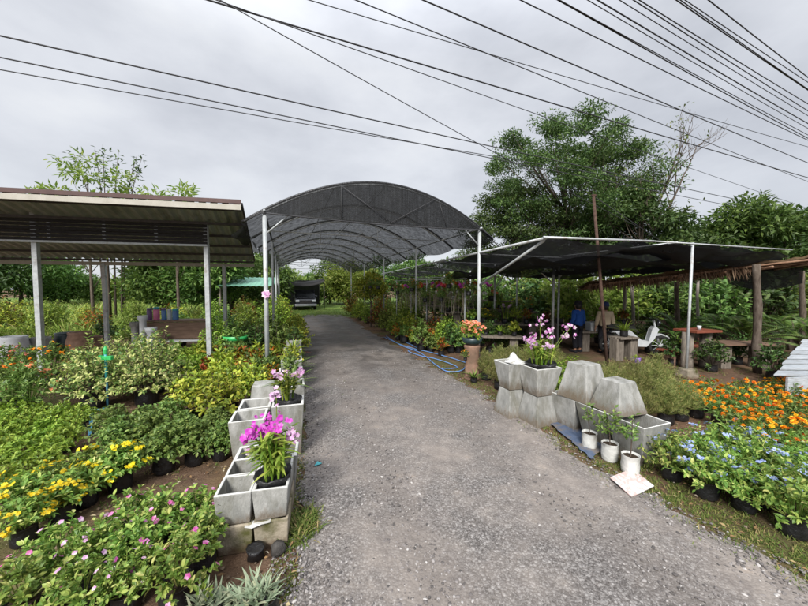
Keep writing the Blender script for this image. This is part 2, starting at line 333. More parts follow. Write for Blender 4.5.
# ------------------------------------------------------------------ plant prototypes
def shoots(rng, n, Rr, H, z0, jit=.16, flat=.75):
    i = np.arange(n)+.5; r = np.sqrt(i/n); a = i*2.39996+rng.uniform(0, 6.28)
    E = np.stack([Rr*r*np.cos(a), Rr*r*np.sin(a), z0+H*(1-flat*r**2.2)], 1)
    E += rng.normal(0, 1, (n,3))*np.array([Rr, Rr, H])*jit*.6
    S = np.stack([.18*Rr*r*np.cos(a), .18*Rr*r*np.sin(a), np.full(n, z0)], 1)
    return S, E
def leafy(mb, rng, S, E, per, L, W, t0=.35, big=False, up=.35, mi=0, droop=.12, tip=.5):
    n = len(S); k = n*per; idx = np.repeat(np.arange(n), per)
    t = rng.uniform(t0, 1, k)**.8
    Md = (S+E)/2 + UP*(np.linalg.norm(E-S, axis=1)*.12)[:,None]
    s_, e_, m_ = S[idx], E[idx], Md[idx]; t_ = t[:,None]
    p = (1-t_)**2*s_+2*t_*(1-t_)*m_+t_**2*e_
    tan = nz(2*(1-t_)*(m_-s_)+2*t_*(e_-m_))
    rd = nz(rng.normal(0, 1, (k,3))); perp = nz(rd-tan*np.sum(rd*tan, 1, keepdims=True))
    d = nz(tan*tip+perp+UP*up)
    nn = nz(UP*.9+nz(p*np.array([1,1,.3])+1e-6)*.5+rng.normal(0,.35,(k,3)))
    sc = rng.uniform(.65, 1.15, k)
    mb.leaves(p, d, nn, L*sc, W*sc, .3, droop, big, mi)
def stems(mb, S, E, r, mi):
    for s_, e_ in zip(S, E):
        m_ = (s_+e_)/2+UP*np.linalg.norm(e_-s_)*.12
        mb.tube([s_, .25*s_+.5*m_+.25*e_, e_], [r, r*.8, r*.4], 4, mi, False)
def grow_bag(rng, r, h, white=False):
    mb = MB()
    prof = [(r*.86,0),(r*.98,h*.12),(r*1.02,h*.4),(r*.97,h*.7),(r*1.0,h*.98),(r*1.03,h),(r*.96,h*.99),(r*.93,h*.86)]
    mb.lathe(prof, 14, 0, (0,0,0), .035, rng)
    a = np.arange(14)*2*pi/14
    mb.add(np.array([[.92*r*cos(t), .92*r*sin(t), h*.88] for t in a]), [tuple(range(14))], 1)
    return mb.mesh('grow_bag', [M['whitebag'] if white else M['bag'], M['soil']], True)
PROTO = {}
def proto(kind, nvar, fn, seed):
    PROTO[kind] = [fn(np.random.default_rng(seed*100+i), i) for i in range(nvar)]
def dome(leaf, ns, Rr, H, per, L, W, pot=(.09,.16), petal=None, nf=0, fr=.02, ftype='flat', big=False, up=.35, t0=.35, flat=.75, clus=1, white=False, stem=True, jit=.16, woody=False, fz=.02):
    def fn(rng, i):
        parts = []; z0 = 0
        if pot:
            parts.append(('grow_bag', grow_bag(rng, pot[0], pot[1], white))); z0 = pot[1]*.9
        S, E = shoots(rng, ns, Rr*rng.uniform(.9,1.08), (H-z0)*rng.uniform(.92,1.06), z0, jit, flat)
        mb = MB(); leafy(mb, rng, S, E, per, L, W, t0, big, up)
        if stem: stems(mb, S[::2], E[::2], .004*(H/.35)**.5, 1)
        lm = leaf[i % len(leaf)] if isinstance(leaf, list) else leaf
        parts.append(('foliage', mb.mesh('foliage', [LEAF[lm], M['bark'] if woody else LEAF[lm]])))
        if petal and nf:
            pm = petal[i % len(petal)] if isinstance(petal, list) else petal
            fb = MB(); sel = rng.choice(ns, min(nf, ns), replace=False)
            c = E[sel]+UP*fz
            if clus > 1:
                c = np.repeat(c, clus, 0); c = c+rng.normal(0, fr*1.1, c.shape)*np.array([1,1,.6])
            nn = nz(UP*1.0+nz(c*np.array([1,1,0])+1e-6)*.6+rng.normal(0,.3,c.shape))
            rr = fr*rng.uniform(.75,1.15,len(c))
            if ftype == 'flat': fb.flowers(c, nn, rr, 5, .12, .85, 0, rng)
            else: fb.pompon(c, nn, rr, 0, rng)
            parts.append(('blossoms', fb.mesh('blossoms', PET[pm])))
        return parts
    return fn
proto('vinca', 5, dome('vinca', 42, .20, .36, 15, .045, .021, (.085,.15), ['pink','lilac','lilac','pink','pink'], 10, .018, jit=.22, big=True), 1)
proto('marigold_y', 4, dome('vinca', 44, .22, .40, 14, .062, .024, (.09,.16), 'yellow', 10, .018, 'flat', big=True, clus=11), 2)
proto('lowgreen', 4, dome('lime', 32, .19, .27, 14, .050, .021, (.07,.11), big=True, jit=.2), 3)
proto('gardenia', 4, dome('mid', 64, .23, .45, 15, .050, .024, (.09,.17), big=True, flat=.95, jit=.10), 4)
proto('gold', 3, dome('gold', 60, .42, .85, 13, .085, .045, (.14,.25), big=True, woody=True), 5)
proto('varieg', 2, dome('varieg', 150, .62, 1.12, 15, .075, .036, (.17,.28), big=True, flat=.95, t0=.2, woody=True), 6)
proto('croton', 4, dome(['croton','mid','croton','gold'], 22, .26, .68, 11, .15, .045, (.11,.2), big=True, up=.6), 7)
proto('ixora', 3, dome('mid', 50, .38, .85, 12, .085, .038, (.14,.24), ['coral','orange','coral'], 9, .022, 'flat', clus=9), 8)
proto('marigold_o', 5, dome('mid', 26, .18, .34, 10, .06, .018, (.08,.14), ['orange','amber','orange','amber','orange'], 15, .031, 'pom'), 9)
proto('plumbago', 4, dome('vinca', 52, .28, .44, 14, .05, .021, (.085,.15), 'blue', 10, .0125, 'flat', clus=9, jit=.26, flat=.85, big=True), 10)
proto('fine', 4, dome('fern', 70, .32, .72, 36, .075, .007, (.12,.2), t0=.25, up=.6), 11)
proto('shrub', 5, dome(['mid','deep','mid','lime','deep'], 60, .42, .95, 12, .10, .045, (.13,.22), big=True, woody=True, jit=.22), 12)
proto('bush', 5, dome(['tree_mid','tree_dark','tree_light','tree_light','tree_mid'], 110, 1.1, 2.1, 14, .22, .10, None, big=True, woody=True, jit=.22, flat=.6), 13)
proto('lbush', 4, dome(['lime','gold','tree_light','croton'], 120, .85, 1.6, 16, .13, .06, None, big=True, woody=True, jit=.22, flat=.7), 19)
def silver_fn(rng, i):
    mb = MB(); n = 60; a = rng.uniform(0, 6.28, n); el = rng.uniform(.25, 1.3, n)
    c = rng.uniform(-.05, .05, (n,3))*np.array([1,1,0])+UP*.09
    D = np.stack([np.cos(a)*np.cos(el), np.sin(a)*np.cos(el), np.sin(el)], 1)
    mb.blades(c, D, rng.uniform(.08,.14,n), rng.uniform(.012,.02,n), .35)
    return [('grow_bag', grow_bag(rng, .065, .1)), ('foliage', mb.mesh('foliage', LEAF['silver']))]
proto('silver', 3, silver_fn, 14)
def strap_fn(leaf, n, L, W, potr, poth, arch=.6):
    def fn(rng, i):
        mb = MB(); a = rng.uniform(0, 6.28, n); el = rng.uniform(.35, 1.45, n)
        c = np.stack([np.cos(a)*.03, np.sin(a)*.03, np.full(n, poth*.9)], 1)
        D = np.stack([np.cos(a)*np.cos(el), np.sin(a)*np.cos(el), np.sin(el)], 1)
        mb.blades(c, D, L*rng.uniform(.6,1.1,n), W*rng.uniform(.7,1.1,n), arch, 0, 4)
        lm = leaf[i % len(leaf)] if isinstance(leaf, list) else leaf
        return [('grow_bag', grow_bag(rng, potr, poth)), ('foliage', mb.mesh('foliage', LEAF[lm]))]
    return fn
proto('strap', 4, strap_fn(['mid','orchid','redleaf','lime'], 34, .55, .045, .11, .2), 15)
def frond_fn(rng, i):
    """feathery fronds arching out of a stout base"""
    mb = MB()
    for k in range(16):
        a = k*2.4+rng.uniform(-.2,.2); el = rng.uniform(.5, 1.25); L = rng.uniform(.9,1.35)
        d = np.array([cos(a)*cos(el), sin(a)*cos(el), sin(el)]); h = np.array([cos(a), sin(a), 0]); t = np.linspace(0,1,9)
        pts = UP*.25+d*(t*L)[:,None]+(h*.2-UP)*(.45*L*t**2)[:,None]
        mb.tube(pts, np.linspace(.012,.003,9), 4, 1, False)
        tt = np.repeat(np.linspace(.15,1,26), 2); sgn = np.tile([1,-1], 26)
        q = UP*.25+d*(tt*L)[:,None]+(h*.2-UP)*(.45*L*tt**2)[:,None]
        sd = np.array([-sin(a), cos(a), 0])
        tn = nz(d+(h*.2-UP)*(.9*tt)[:,None])
        mb.leaves(q, sd*sgn[:,None]+tn*.6, np.cross(tn, sd)*-1+0*q, .17*np.sin(tt*2.6+.35), .028, .1, .2)
    mb.lathe([(.12,0),(.14,.12),(.10,.3)], 8, 1)
    return [('foliage', mb.mesh('foliage', [LEAF['tree_mid'], M['bark']]))]
proto('frond', 3, frond_fn, 16)
def spike(fb, rng, base, lean, L, nfl, rad):
    """an orchid flower spike: flowers on both sides of an arching stem"""
    t = np.linspace(0,1,7); pts = base+lean*(t*L)[:,None]+UP*(.55*L*t-.25*L*t**2)[:,None]
    fb.tube(pts, np.linspace(.005,.002,7), 4, 1, False)
    u = rng.uniform(.42,1,nfl); q = base+lean*(u*L)[:,None]+UP*(.55*L*u-.25*L*u**2)[:,None]
    q = q+rng.normal(0,.022,(nfl,3))
    nn = nz(rng.normal(0,.5,(nfl,3))+np.array([0,-.7,.3]))
    fb.flowers(q, nn, rad*rng.uniform(.8,1.1,nfl), 5, .15, .7, 0, rng)
def orchid(rng, ncanes, H, petal, nspike, z0, spread=.09, rad=.034):
    mb = MB(); fb = MB()
    for k in range(ncanes):
        a = rng.uniform(0,6.28); r0 = rng.uniform(0, spread); b = np.array([r0*cos(a), r0*sin(a), z0]); ln = np.array([cos(a),sin(a),0])*rng.uniform(.05,.35)
        h = H*rng.uniform(.55,1.0); t = np.linspace(0,1,5)
        pts = b+UP*(h*t)[:,None]+ln*(h*t**1.5)[:,None]
        mb.tube(pts, np.array([.008,.011,.010,.008,.004]), 5, 1, False)
        n = 11; u = rng.uniform(.3,1,n); q = b+UP*(h*u)[:,None]+ln*(h*u**1.5)[:,None]
        az = a+rng.choice([0,pi],n)+rng.normal(0,.5,n); el = rng.uniform(.2,.9,n)
        D = np.stack([np.cos(az)*np.cos(el), np.sin(az)*np.cos(el), np.sin(el)],1)
        mb.blades(q, D, rng.uniform(.10,.17,n), rng.uniform(.02,.032,n), .7, 0, 3)
    for k in range(nspike):
        a = rng.uniform(0,6.28); ln = np.array([cos(a),sin(a),0])*rng.uniform(.25,.6)
        spike(fb, rng, np.array([cos(a)*.03, sin(a)*.03, z0+H*.55]), ln, H*rng.uniform(.75,1.15), 12, rad)
    return mb.mesh('foliage', [LEAF['orchid'], LEAF['lime']]), fb.mesh('blossoms', [PET[petal], LEAF['lime']])
PET['sunset'] = leafmat('sunset_petals', [(0,(.6,.10,.03)),(.4,(.72,.30,.03)),(.75,(.8,.55,.05)),(1,(.7,.12,.14))], .6, .3, .2)
def vanda_fn(rng, i):
    """basketless hanging orchid: leaf fan on a wire, a curtain of bare aerial roots below"""
    mb = MB(); rb = MB(); wb = MB(); fb = MB()
    wb.tube([(0,0,0),(0,0,-.32)], .004, 4)
    n = 20; u = np.linspace(0,1,n); sg = np.tile([1,-1], n//2); a0 = rng.uniform(0,3.14)
    q = np.stack([0*u, 0*u, -.52+.3*u], 1); az = a0+np.where(sg>0,0,pi)+rng.normal(0,.35,n); el = rng.uniform(.2,.8,n)
    D = np.stack([np.cos(az)*np.cos(el), np.sin(az)*np.cos(el), np.sin(el)],1)
    mb.blades(q, D, rng.uniform(.24,.38,n), .042, .8, 0, 4)
    for k in range(11):
        p0 = np.array([rng.normal(0,.03), rng.normal(0,.03), -.45]); L = rng.uniform(.2,.8); t = np.linspace(0,1,5)
        sw = rng.normal(0,.10,2)
        rb.tube(p0+np.stack([sw[0]*t**.6, sw[1]*t**.6, -L*t],1)+rng.normal(0,.006,(5,3)), .0045, 4, 0, False)
    if i != 1:
        spike(fb, rng, np.array([0,0,-.36]), np.array([rng.normal(0,.3), -.4, .1]), .42, 22, .045)
    ps = [('wire', wb.mesh('wire', M['darksteel'])), ('foliage', mb.mesh('foliage', LEAF['mid' if i % 2 else 'orchid'])), ('root', rb.mesh('root', M['aerial_root']))]
    if fb.n: ps.append(('blossoms', fb.mesh('blossoms', [PET[['red','coral','sunset','magenta','sunset'][i]], LEAF['lime']])))
    return ps
proto('vanda', 5, vanda_fn, 17)
def potorchid_fn(rng, i):
    f, b = orchid(rng, 9, .42, ['lilac','whitep','magenta','coral'][i], 2, .12)
    return [('grow_bag', grow_bag(rng, .08, .13)), ('foliage', f), ('blossoms', b)]
proto('potorchid', 4, potorchid_fn, 18)

RNG = np.random.default_rng(7)
COUNT = {}
def place(kind, name, label, cat, x, y, z=0, group=None, scale=1.0, rz=None, var=None):
    k = COUNT.get(kind, 0); COUNT[kind] = k+1
    v = PROTO[kind][(k if var is None else var) % len(PROTO[kind])]
    o = thing(name, label, cat, (x, y, z), RNG.uniform(0, 6.28) if rz is None else rz, group, scale)
    for pn, me in v: part(pn, me, o)
    return o
def bed(kind, name, desc, cat, group, rows, ref, scale=1.0, sj=.12, jit=.04, z=0, filt=None):
    """rows: list of (row name, [(x,y),...]) counted from ref"""
    for rname, pts in rows:
        for i, (x, y) in enumerate(pts):
            if filt and not filt(x, y): continue
            place(kind, name, f'{desc}, {ORD[i]} from {ref}, {rname}', cat,
                  x+RNG.uniform(-jit,jit), y+RNG.uniform(-jit,jit), z, group, scale*RNG.uniform(1-sj,1+sj))

def seen(x, y, h=.4, m=1.0):
    """would the photograph plausibly show something of height h standing here"""
    if y < .6: return False
    px = 404+FOC*x/y; top = 288-(h-EYE)/y*FOC
    return -30*m < px < 838 and top < 612

# ================================================================== GROUND
def grid(x0, x1, y0, y1, nx, ny, zf):
    X = np.linspace(x0, x1, nx+1); Y = np.linspace(y0, y1, ny+1)
    V = [(x, y, zf(x, y)) for y in Y for x in X]
    F = [(j*(nx+1)+i, j*(nx+1)+i+1, (j+1)*(nx+1)+i+1, (j+1)*(nx+1)+i) for j in range(ny) for i in range(nx)]
    return V, F
def groundmat():
    m, nt, out = nmat('nursery_soil')
    b = N(nt, 'ShaderNodeBsdfPrincipled'); b.inputs['Roughness'].default_value = .95; b.inputs['Specular IOR Level'].default_value = .15
    n1 = noise(nt, .9, 6, .65); n2 = noise(nt, 9, 6, .7); n3 = noise(nt, 55, 4, .7); n4 = noise(nt, .35, 5, .6)
    r1 = ramp(nt, [(.3,(.055,.038,.026)),(.48,(.11,.075,.052)),(.62,(.17,.12,.085)),(.75,(.24,.17,.12))]); nt.links.new(n2.outputs['Fac'], r1.inputs['Fac'])
    r2 = ramp(nt, [(.42,(.09,.05,.03)),(.62,(.24,.13,.075))]); nt.links.new(n1.outputs['Fac'], r2.inputs['Fac'])
    c = mixc(nt, .4, r1.outputs['Color'], r2.outputs['Color'])
    rg = ramp(nt, [(.50,(0,0,0)),(.62,(1,1,1))]); nt.links.new(n4.outputs['Fac'], rg.inputs['Fac'])
    gm = N(nt, 'ShaderNodeMath', operation='MULTIPLY'); gm.inputs[1].default_value = .6
    nt.links.new(rg.outputs['Color'], gm.inputs[0])
    rgc = ramp(nt, [(.35,(.05,.07,.02)),(.65,(.12,.15,.04))]); nt.links.new(n3.outputs['Fac'], rgc.inputs['Fac'])
    c = mixc(nt, gm.outputs[0], c, rgc.outputs['Color'])
    nt.links.new(c, b.inputs['Base Color'])
    bp = N(nt, 'ShaderNodeBump'); bp.inputs['Strength'].default_value = .7; bp.inputs['Distance'].default_value = .03
    nt.links.new(n3.outputs['Fac'], bp.inputs['Height']); nt.links.new(bp.outputs['Normal'], b.inputs['Normal'])
    nt.links.new(b.outputs[0], out.inputs[0]); return m
def gravelmat():
    m, nt, out = nmat('wet_grey_gravel')
    b = N(nt, 'ShaderNodeBsdfPrincipled'); b.inputs['Specular IOR Level'].default_value = .3
    tc = N(nt, 'ShaderNodeTexCoord'); vec = tc.outputs['Object']
    big = noise(nt, .8, 5, .6, vec); mid = noise(nt, 5, 5, .65, vec)
    cols = []
    for sc in (52, 120):
        v = N(nt, 'ShaderNodeTexVoronoi'); v.inputs['Scale'].default_value = sc; v.inputs['Randomness'].default_value = 1
        nt.links.new(vec, v.inputs['Vector'])
        sep = N(nt, 'ShaderNodeSeparateColor'); nt.links.new(v.outputs['Color'], sep.inputs[0])
        r = ramp(nt, [(0,(.08,.075,.073)),(.45,(.205,.192,.184)),(.8,(.34,.324,.312)),(1,(.52,.50,.485))]); nt.links.new(sep.outputs[0], r.inputs['Fac'])
        e = ramp(nt, [(.0,(1,1,1)),(.5,(.8,.8,.8)),(.9,(.35,.33,.32))]); 
        ml = N(nt, 'ShaderNodeMath', operation='MULTIPLY'); ml.inputs[1].default_value = 1.35
        nt.links.new(v.outputs['Distance'], ml.inputs[0]); nt.links.new(ml.outputs[0], e.inputs['Fac'])
        cols.append((mixc(nt, 1.0, r.outputs['Color'], e.outputs['Color'], 'MULTIPLY'), v))
    fine = mixc(nt, .5, cols[0][0], cols[1][0])
    # packed brown fines between stretches of loose stone
    fr = ramp(nt, [(.32,(.165,.142,.128)),(.6,(.275,.24,.212)),(.8,(.37,.295,.23))]); nt.links.new(mid.outputs['Fac'], fr.inputs['Fac'])
    sel = ramp(nt, [(.40,(.05,.05,.05)),(.60,(.8,.8,.8))]); nt.links.new(big.outputs['Fac'], sel.inputs['Fac'])
    c = mixc(nt, sel.outputs['Color'], fine, fr.outputs['Color'])
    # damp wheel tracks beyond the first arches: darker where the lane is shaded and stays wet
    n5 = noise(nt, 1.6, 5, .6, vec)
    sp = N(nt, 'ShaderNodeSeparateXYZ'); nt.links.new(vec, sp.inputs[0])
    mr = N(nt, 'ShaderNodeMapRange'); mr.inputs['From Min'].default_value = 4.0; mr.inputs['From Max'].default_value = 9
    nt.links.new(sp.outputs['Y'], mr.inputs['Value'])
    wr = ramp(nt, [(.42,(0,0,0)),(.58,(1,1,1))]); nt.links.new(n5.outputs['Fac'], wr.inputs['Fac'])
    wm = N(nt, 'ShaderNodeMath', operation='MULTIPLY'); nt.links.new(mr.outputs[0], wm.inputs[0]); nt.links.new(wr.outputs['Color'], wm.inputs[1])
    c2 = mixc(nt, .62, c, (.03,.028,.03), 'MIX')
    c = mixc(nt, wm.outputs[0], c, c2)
    uv = N(nt, 'ShaderNodeUVMap'); us = N(nt, 'ShaderNodeSeparateXYZ'); nt.links.new(uv.outputs['UV'], us.inputs[0])
    wob = N(nt, 'ShaderNodeMath', operation='MULTIPLY_ADD'); wob.inputs[1].default_value = .16; nt.links.new(n5.outputs['Fac'], wob.inputs[0]); nt.links.new(us.outputs['X'], wob.inputs[2])
    tk_ = ramp(nt, [(.26,(0,0,0)),(.36,(1,1,1)),(.44,(0,0,0)),(.68,(0,0,0)),(.78,(1,1,1)),(.88,(0,0,0))]); nt.links.new(wob.outputs[0], tk_.inputs['Fac'])
    tf = N(nt, 'ShaderNodeMath', operation='MULTIPLY'); tf.inputs[1].default_value = .55; nt.links.new(tk_.outputs['Color'], tf.inputs[0])
    worn = mixc(nt, .55, fr.outputs['Color'], (.10,.088,.08))
    c = mixc(nt, tf.outputs[0], c, worn)
    nt.links.new(c, b.inputs['Base Color'])
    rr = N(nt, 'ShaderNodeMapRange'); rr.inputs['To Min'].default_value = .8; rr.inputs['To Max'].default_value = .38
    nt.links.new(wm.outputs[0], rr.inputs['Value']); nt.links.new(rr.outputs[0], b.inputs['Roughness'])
    inv = N(nt, 'ShaderNodeMath', operation='SUBTRACT'); inv.inputs[0].default_value = 1; nt.links.new(cols[0][1].outputs['Distance'], inv.inputs[1])
    bp = N(nt, 'ShaderNodeBump'); bp.inputs['Strength'].default_value = .3; bp.inputs['Distance'].default_value = .012
    nt.links.new(inv.outputs[0], bp.inputs['Height']); nt.links.new(bp.outputs['Normal'], b.inputs['Normal'])
    nt.links.new(b.outputs[0], out.inputs[0]); return m
mb = MB(); mb.add(*grid(-400, 400, -60, 700, 8, 8, lambda x, y: 0)); struct('ground', mb, groundmat())
LE = [(-.40,-1.5),(-.55,1.0),(-.72,1.95),(-.95,2.87),(-1.30,4.0),(-1.72,5.4),(-2.45,7.6),(-3.5,10.8),(-4.9,15),(-6.4,19.5),(-7.0,22.5)]
RE = [(6.5,-1.5),(4.2,.9),(2.75,1.75),(2.25,2.7),(1.98,3.5),(1.72,4.5),(1.30,6.0),(.75,7.6),(-.35,10.6),(-1.8,14.6),(-3.3,19.5),(-4.2,22.5)]
def edge(E, y):
    ys = [p[1] for p in E]; return float(np.interp(y, ys, [p[0] for p in E]))
rg = np.random.default_rng(3)
ny = 150; nx = 26; V = []; F = []
lw = rg.normal(0,.05,ny+1); rw = rg.normal(0,.07,ny+1)
for j in range(ny+1):
    y = -1.5+24*(j/ny)**1.25
    l = edge(LE, y)+lw[j]*(1+y*.06); r = edge(RE, y)+rw[j]*(1+y*.06)
    for i in range(nx+1):
        t = i/nx; e = min(t, 1-t)
        z = .006+.02*min(1, e*6)-.016*(math.exp(-((t-.27)/.09)**2)+math.exp(-((t-.73)/.09)**2))+.006*sin(3*y+5*t)*min(1,e*6)*.5
        V.append((l+(r-l)*t, y, max(.005, z)))
F = [(j*(nx+1)+i, j*(nx+1)+i+1, (j+1)*(nx+1)+i+1, (j+1)*(nx+1)+i) for j in range(ny) for i in range(nx)]
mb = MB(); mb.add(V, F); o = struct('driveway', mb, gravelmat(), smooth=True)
ul = o.data.uv_layers.new(name='lane'); ids = np.empty(len(o.data.loops), dtype=np.int32); o.data.loops.foreach_get('vertex_index', ids)
ul.data.foreach_set('uv', np.stack([(ids % (nx+1))/nx, np.array(V)[ids,1]/25], 1).astype(np.float32).ravel())
# loose stones
def pebbles(name, pts, rng, smin, smax, mat):
    ico = np.array([(0,0,1),(.9,0,.35),(.28,.85,.35),(-.73,.53,.35),(-.73,-.53,.35),(.28,-.85,.35),(.73,.53,-.4),(-.28,.85,-.4),(-.9,0,-.4),(-.28,-.85,-.4),(.73,-.53,-.4)])
    Fi = [(0,1,2),(0,2,3),(0,3,4),(0,4,5),(0,5,1),(1,6,2),(2,7,3),(3,8,4),(4,9,5),(5,10,1),(6,7,2),(7,8,3),(8,9,4),(9,10,5),(10,6,1)]
    mb = MB(); V = []; k = 0; F = []
    for (x, y) in pts:
        s_ = smin+(smax-smin)*rng.random()**3; a = rng.uniform(0,6.28); sx, sy, sz = s_*rng.uniform(.7,1.3), s_*rng.uniform(.6,1.0), s_*rng.uniform(.45,.8)
        q = ico*rng.uniform(.75,1.2,(11,1))*np.array([sx,sy,sz])
        q = q @ np.array([[cos(a),sin(a),0],[-sin(a),cos(a),0],[0,0,1]])
        V.append(q+np.array([x,y,.014+sz*.25])); F += [tuple(i+k for i in f) for f in Fi]; k += 11
    mb.add(np.concatenate(V), F); return stuff(name, mb, mat)
PEB = leafmat('loose_stones', [(0,(.07,.065,.062)),(.4,(.16,.145,.138)),(.75,(.25,.23,.22)),(.95,(.36,.34,.325)),(1,(.50,.48,.46))], .7, 0.0, .3)
pts = []
while len(pts) < 26000:
    y = 1.6+8*rg.random()**2.1; l, r = edge(LE, y), edge(RE, y); t = rg.random()
    x = l-.15+(r-l+.25)*t
    w = .30+.65*(math.exp(-((t-.08)/.14)**2)+.8*math.exp(-((t-.48)/.16)**2)+.5*math.exp(-((t-.97)/.12)**2))
    if rg.random() < w: pts.append((x, y))
pebbles('gravel', pts, rg, .0035, .016, PEB)
# weeds along the drive
def tufts(name, pts, rng, Lm, leafm, nb=(5,12), wid=.007):
    mb = MB(); Q=[]; D=[]; Ls=[]
    for (x, y, s_) in pts:
        n = rng.integers(*nb); a = rng.uniform(0,6.28,n); el = rng.uniform(.3,1.4,n)
        Q.append(np.stack([x+rng.normal(0,.02*s_,n), y+rng.normal(0,.02*s_,n), np.zeros(n)],1))
        D.append(np.stack([np.cos(a)*np.cos(el), np.sin(a)*np.cos(el), np.sin(el)],1)); Ls.append(Lm*s_*rng.uniform(.5,1.1,n))
    Q=np.concatenate(Q); D=np.concatenate(D); Ls=np.concatenate(Ls)
    mb.blades(Q, D, Ls, wid*(Ls/Lm)**.5, .7, 0, 3); return stuff(name, mb, LEAF[leafm])
pts = []
for _ in range(1900):
    y = 1.7+6*rg.random()**1.4; s_ = rg.uniform(.4,1.1)
    if rg.random() < .28:
        x = edge(LE, y)-abs(rg.normal(0,.10))+.03
    else:
        x = edge(RE, y)+rg.normal(.22,.20)
    pts.append((x, y, s_))
for _ in range(420):
    y = rg.uniform(1.9,3.4); pts.append((edge(RE,y)+rg.uniform(.05,1.0), y, rg.uniform(.4,1)))
for _ in range(160):
    pts.append((-.80+rg.normal(0,.035), 2.45+rg.normal(0,.07), rg.uniform(1.4,2.3)))
tufts('weeds', pts, rg, .075, 'weed')
pts = [(rg.uniform(-4.5,-1), rg.uniform(1.7,6.5), rg.uniform(.4,.9)) for _ in range(260)]+[(rg.uniform(2.2,8), rg.uniform(3,8), rg.uniform(.5,1.3)) for _ in range(700)]
tufts('undergrowth', pts, rg, .09, 'weed')
n_ = 2200; q = np.stack([np.where(rg.random(n_)<.6, rg.uniform(-4.6,-.7,n_), rg.uniform(2.3,6,n_)), rg.uniform(1.7,6.5,n_), np.full(n_,.03)],1); q = q[[not (edge(LE,y)+.02 < x < edge(RE,y)-.05) for x, y, _ in q]]
a_ = rg.uniform(0,6.28,len(q)); mb = MB(); mb.leaves(q, np.stack([np.cos(a_),np.sin(a_),rg.normal(0,.15,len(q))],1), np.tile(UP,(len(q),1))+rg.normal(0,.3,(len(q),3)), rg.uniform(.02,.05,len(q)), rg.uniform(.012,.022,len(q)))
stuff('leaf_litter', mb, leafmat('fallen_litter', [(0,(.12,.07,.035)),(.5,(.26,.17,.08)),(.85,(.34,.28,.14)),(1,(.5,.46,.38))], .8, 0, .1))
pts = []
while len(pts) < 3500:
    x, y = rg.uniform(-4.6,7), rg.uniform(1.6,6.5)
    if x < edge(LE,y) or x > edge(RE,y): pts.append((x, y))
pebbles('soil_pebbles', pts, rg, .004, .018, leafmat('soil_clods', [(0,(.06,.04,.03)),(.6,(.15,.11,.08)),(.9,(.25,.2,.16)),(1,(.45,.42,.38))], .9, 0, .1))
# the meadow beyond the shed, the grass at the end of the lane
def lawnmat():
    return surf('rough_grass_ground', [(.3,(.05,.09,.02)),(.5,(.10,.16,.035)),(.7,(.18,.23,.06))], 1.2, .95, .6, 40, .1, dirt=((.13,.10,.05), .5, .55, .75))
LM = lawnmat()
mb = MB(); mb.add([(-60,11.6,.006),(-7.6,13.5,.006),(-9.5,22,.006),(-30,70,.006),(-80,60,.006)], [(0,1,2,3,4)]); struct('meadow', mb, LM)
mb = MB(); mb.add([(-10.6,21.5,.010),(-4.0,20.5,.010),(-1,23,.010),(8,60,.010),(-30,60,.010),(-13,32,.010)], [(0,1,2,3,4,5)]); struct('lawn', mb, LM)
pts = []
for _ in range(6500):
    y = 12+26*rg.random()**1.4; x = rg.uniform(-1.5*y, -.62*y)
    if x < -8.5-.25*(y-12): pts.append((x, y, rg.uniform(.5,1.25)))
tufts('tall_grass', pts, rg, 1.05, 'grass', (6,11), .05)
pts = [(rg.uniform(-11,-1), rg.uniform(21,30), rg.uniform(.5,1.2)) for _ in range(1500)]
tufts('grass', pts, rg, .22, 'grass', (5,9), .02)

# ================================================================== PLANT BEDS ON THE NEAR SIDE
def row(x0, y0, x1, y1, n): return [(x0+(x1-x0)*i/max(1,n-1), y0+(y1-y0)*i/max(1,n-1)) for i in range(n)]
F1 = lambda h: (lambda x, y: seen(x, y, h))
bed('vinca', 'potted_vinca', 'pink flowered vinca in a black bag', 'flower plant', 'pink vincas in black bags by the cement pots',
    [('front row', row(-1.34,1.50,-2.5,1.45,5)), ('second row', row(-1.36,1.78,-2.38,1.72,5)), ('third row', row(-1.42,2.05,-2.25,2.0,4)), ('fourth row', row(-1.50,2.32,-2.0,2.27,3))], 'the cement pots', 1.0, .14, .05, 0, F1(.36))
bed('marigold_y', 'potted_marigold', 'yellow flowered bush in a black bag', 'flower plant', 'yellow flowered plants in black bags',
    [('row along the bare soil', row(-2.84,2.28,-2.70,2.95,4)), ('row behind the bare soil', row(-3.14,2.25,-3.02,3.0,4))], 'the camera', .92, .1, .04, 0, F1(.4))
bed('lowgreen', 'groundcover_plant', 'low bright green bagged plant', 'pot plant', 'low bright green plants in a block',
    [(f'{ORD[k]} row of the block', row(-3.42-.29*k, 2.80, -4.50-.33*k, 4.45, 7)) for k in range(6)], 'the camera', 1.0, .12, .04, 0, F1(.26))
bed('gardenia', 'gardenia_bush', 'round small leaved green bush', 'shrub', 'round green bushes in black bags',
    [('front row', row(-2.05,3.50,-2.76,3.05,4)), ('second row', row(-2.28,3.88,-3.14,3.40,4)), ('third row', row(-3.0,4.05,-3.5,3.80,3))], 'the cement pots', 1.0, .12, .05)
for (x, y, s_), w in zip([(-2.95,4.45,.85),(-2.5,4.25,.9),(-2.75,4.95,.95),(-2.3,4.85,.85)],
      ['beside the cement pots','behind the first two cement pots','in front of the croton bed','beside the sprinkler pipe']):
    place('gold', 'golden_shrub', f'golden yellow leaved shrub in a black bag {w}', 'shrub', x, y, 0, 'golden leaved shrubs', s_)
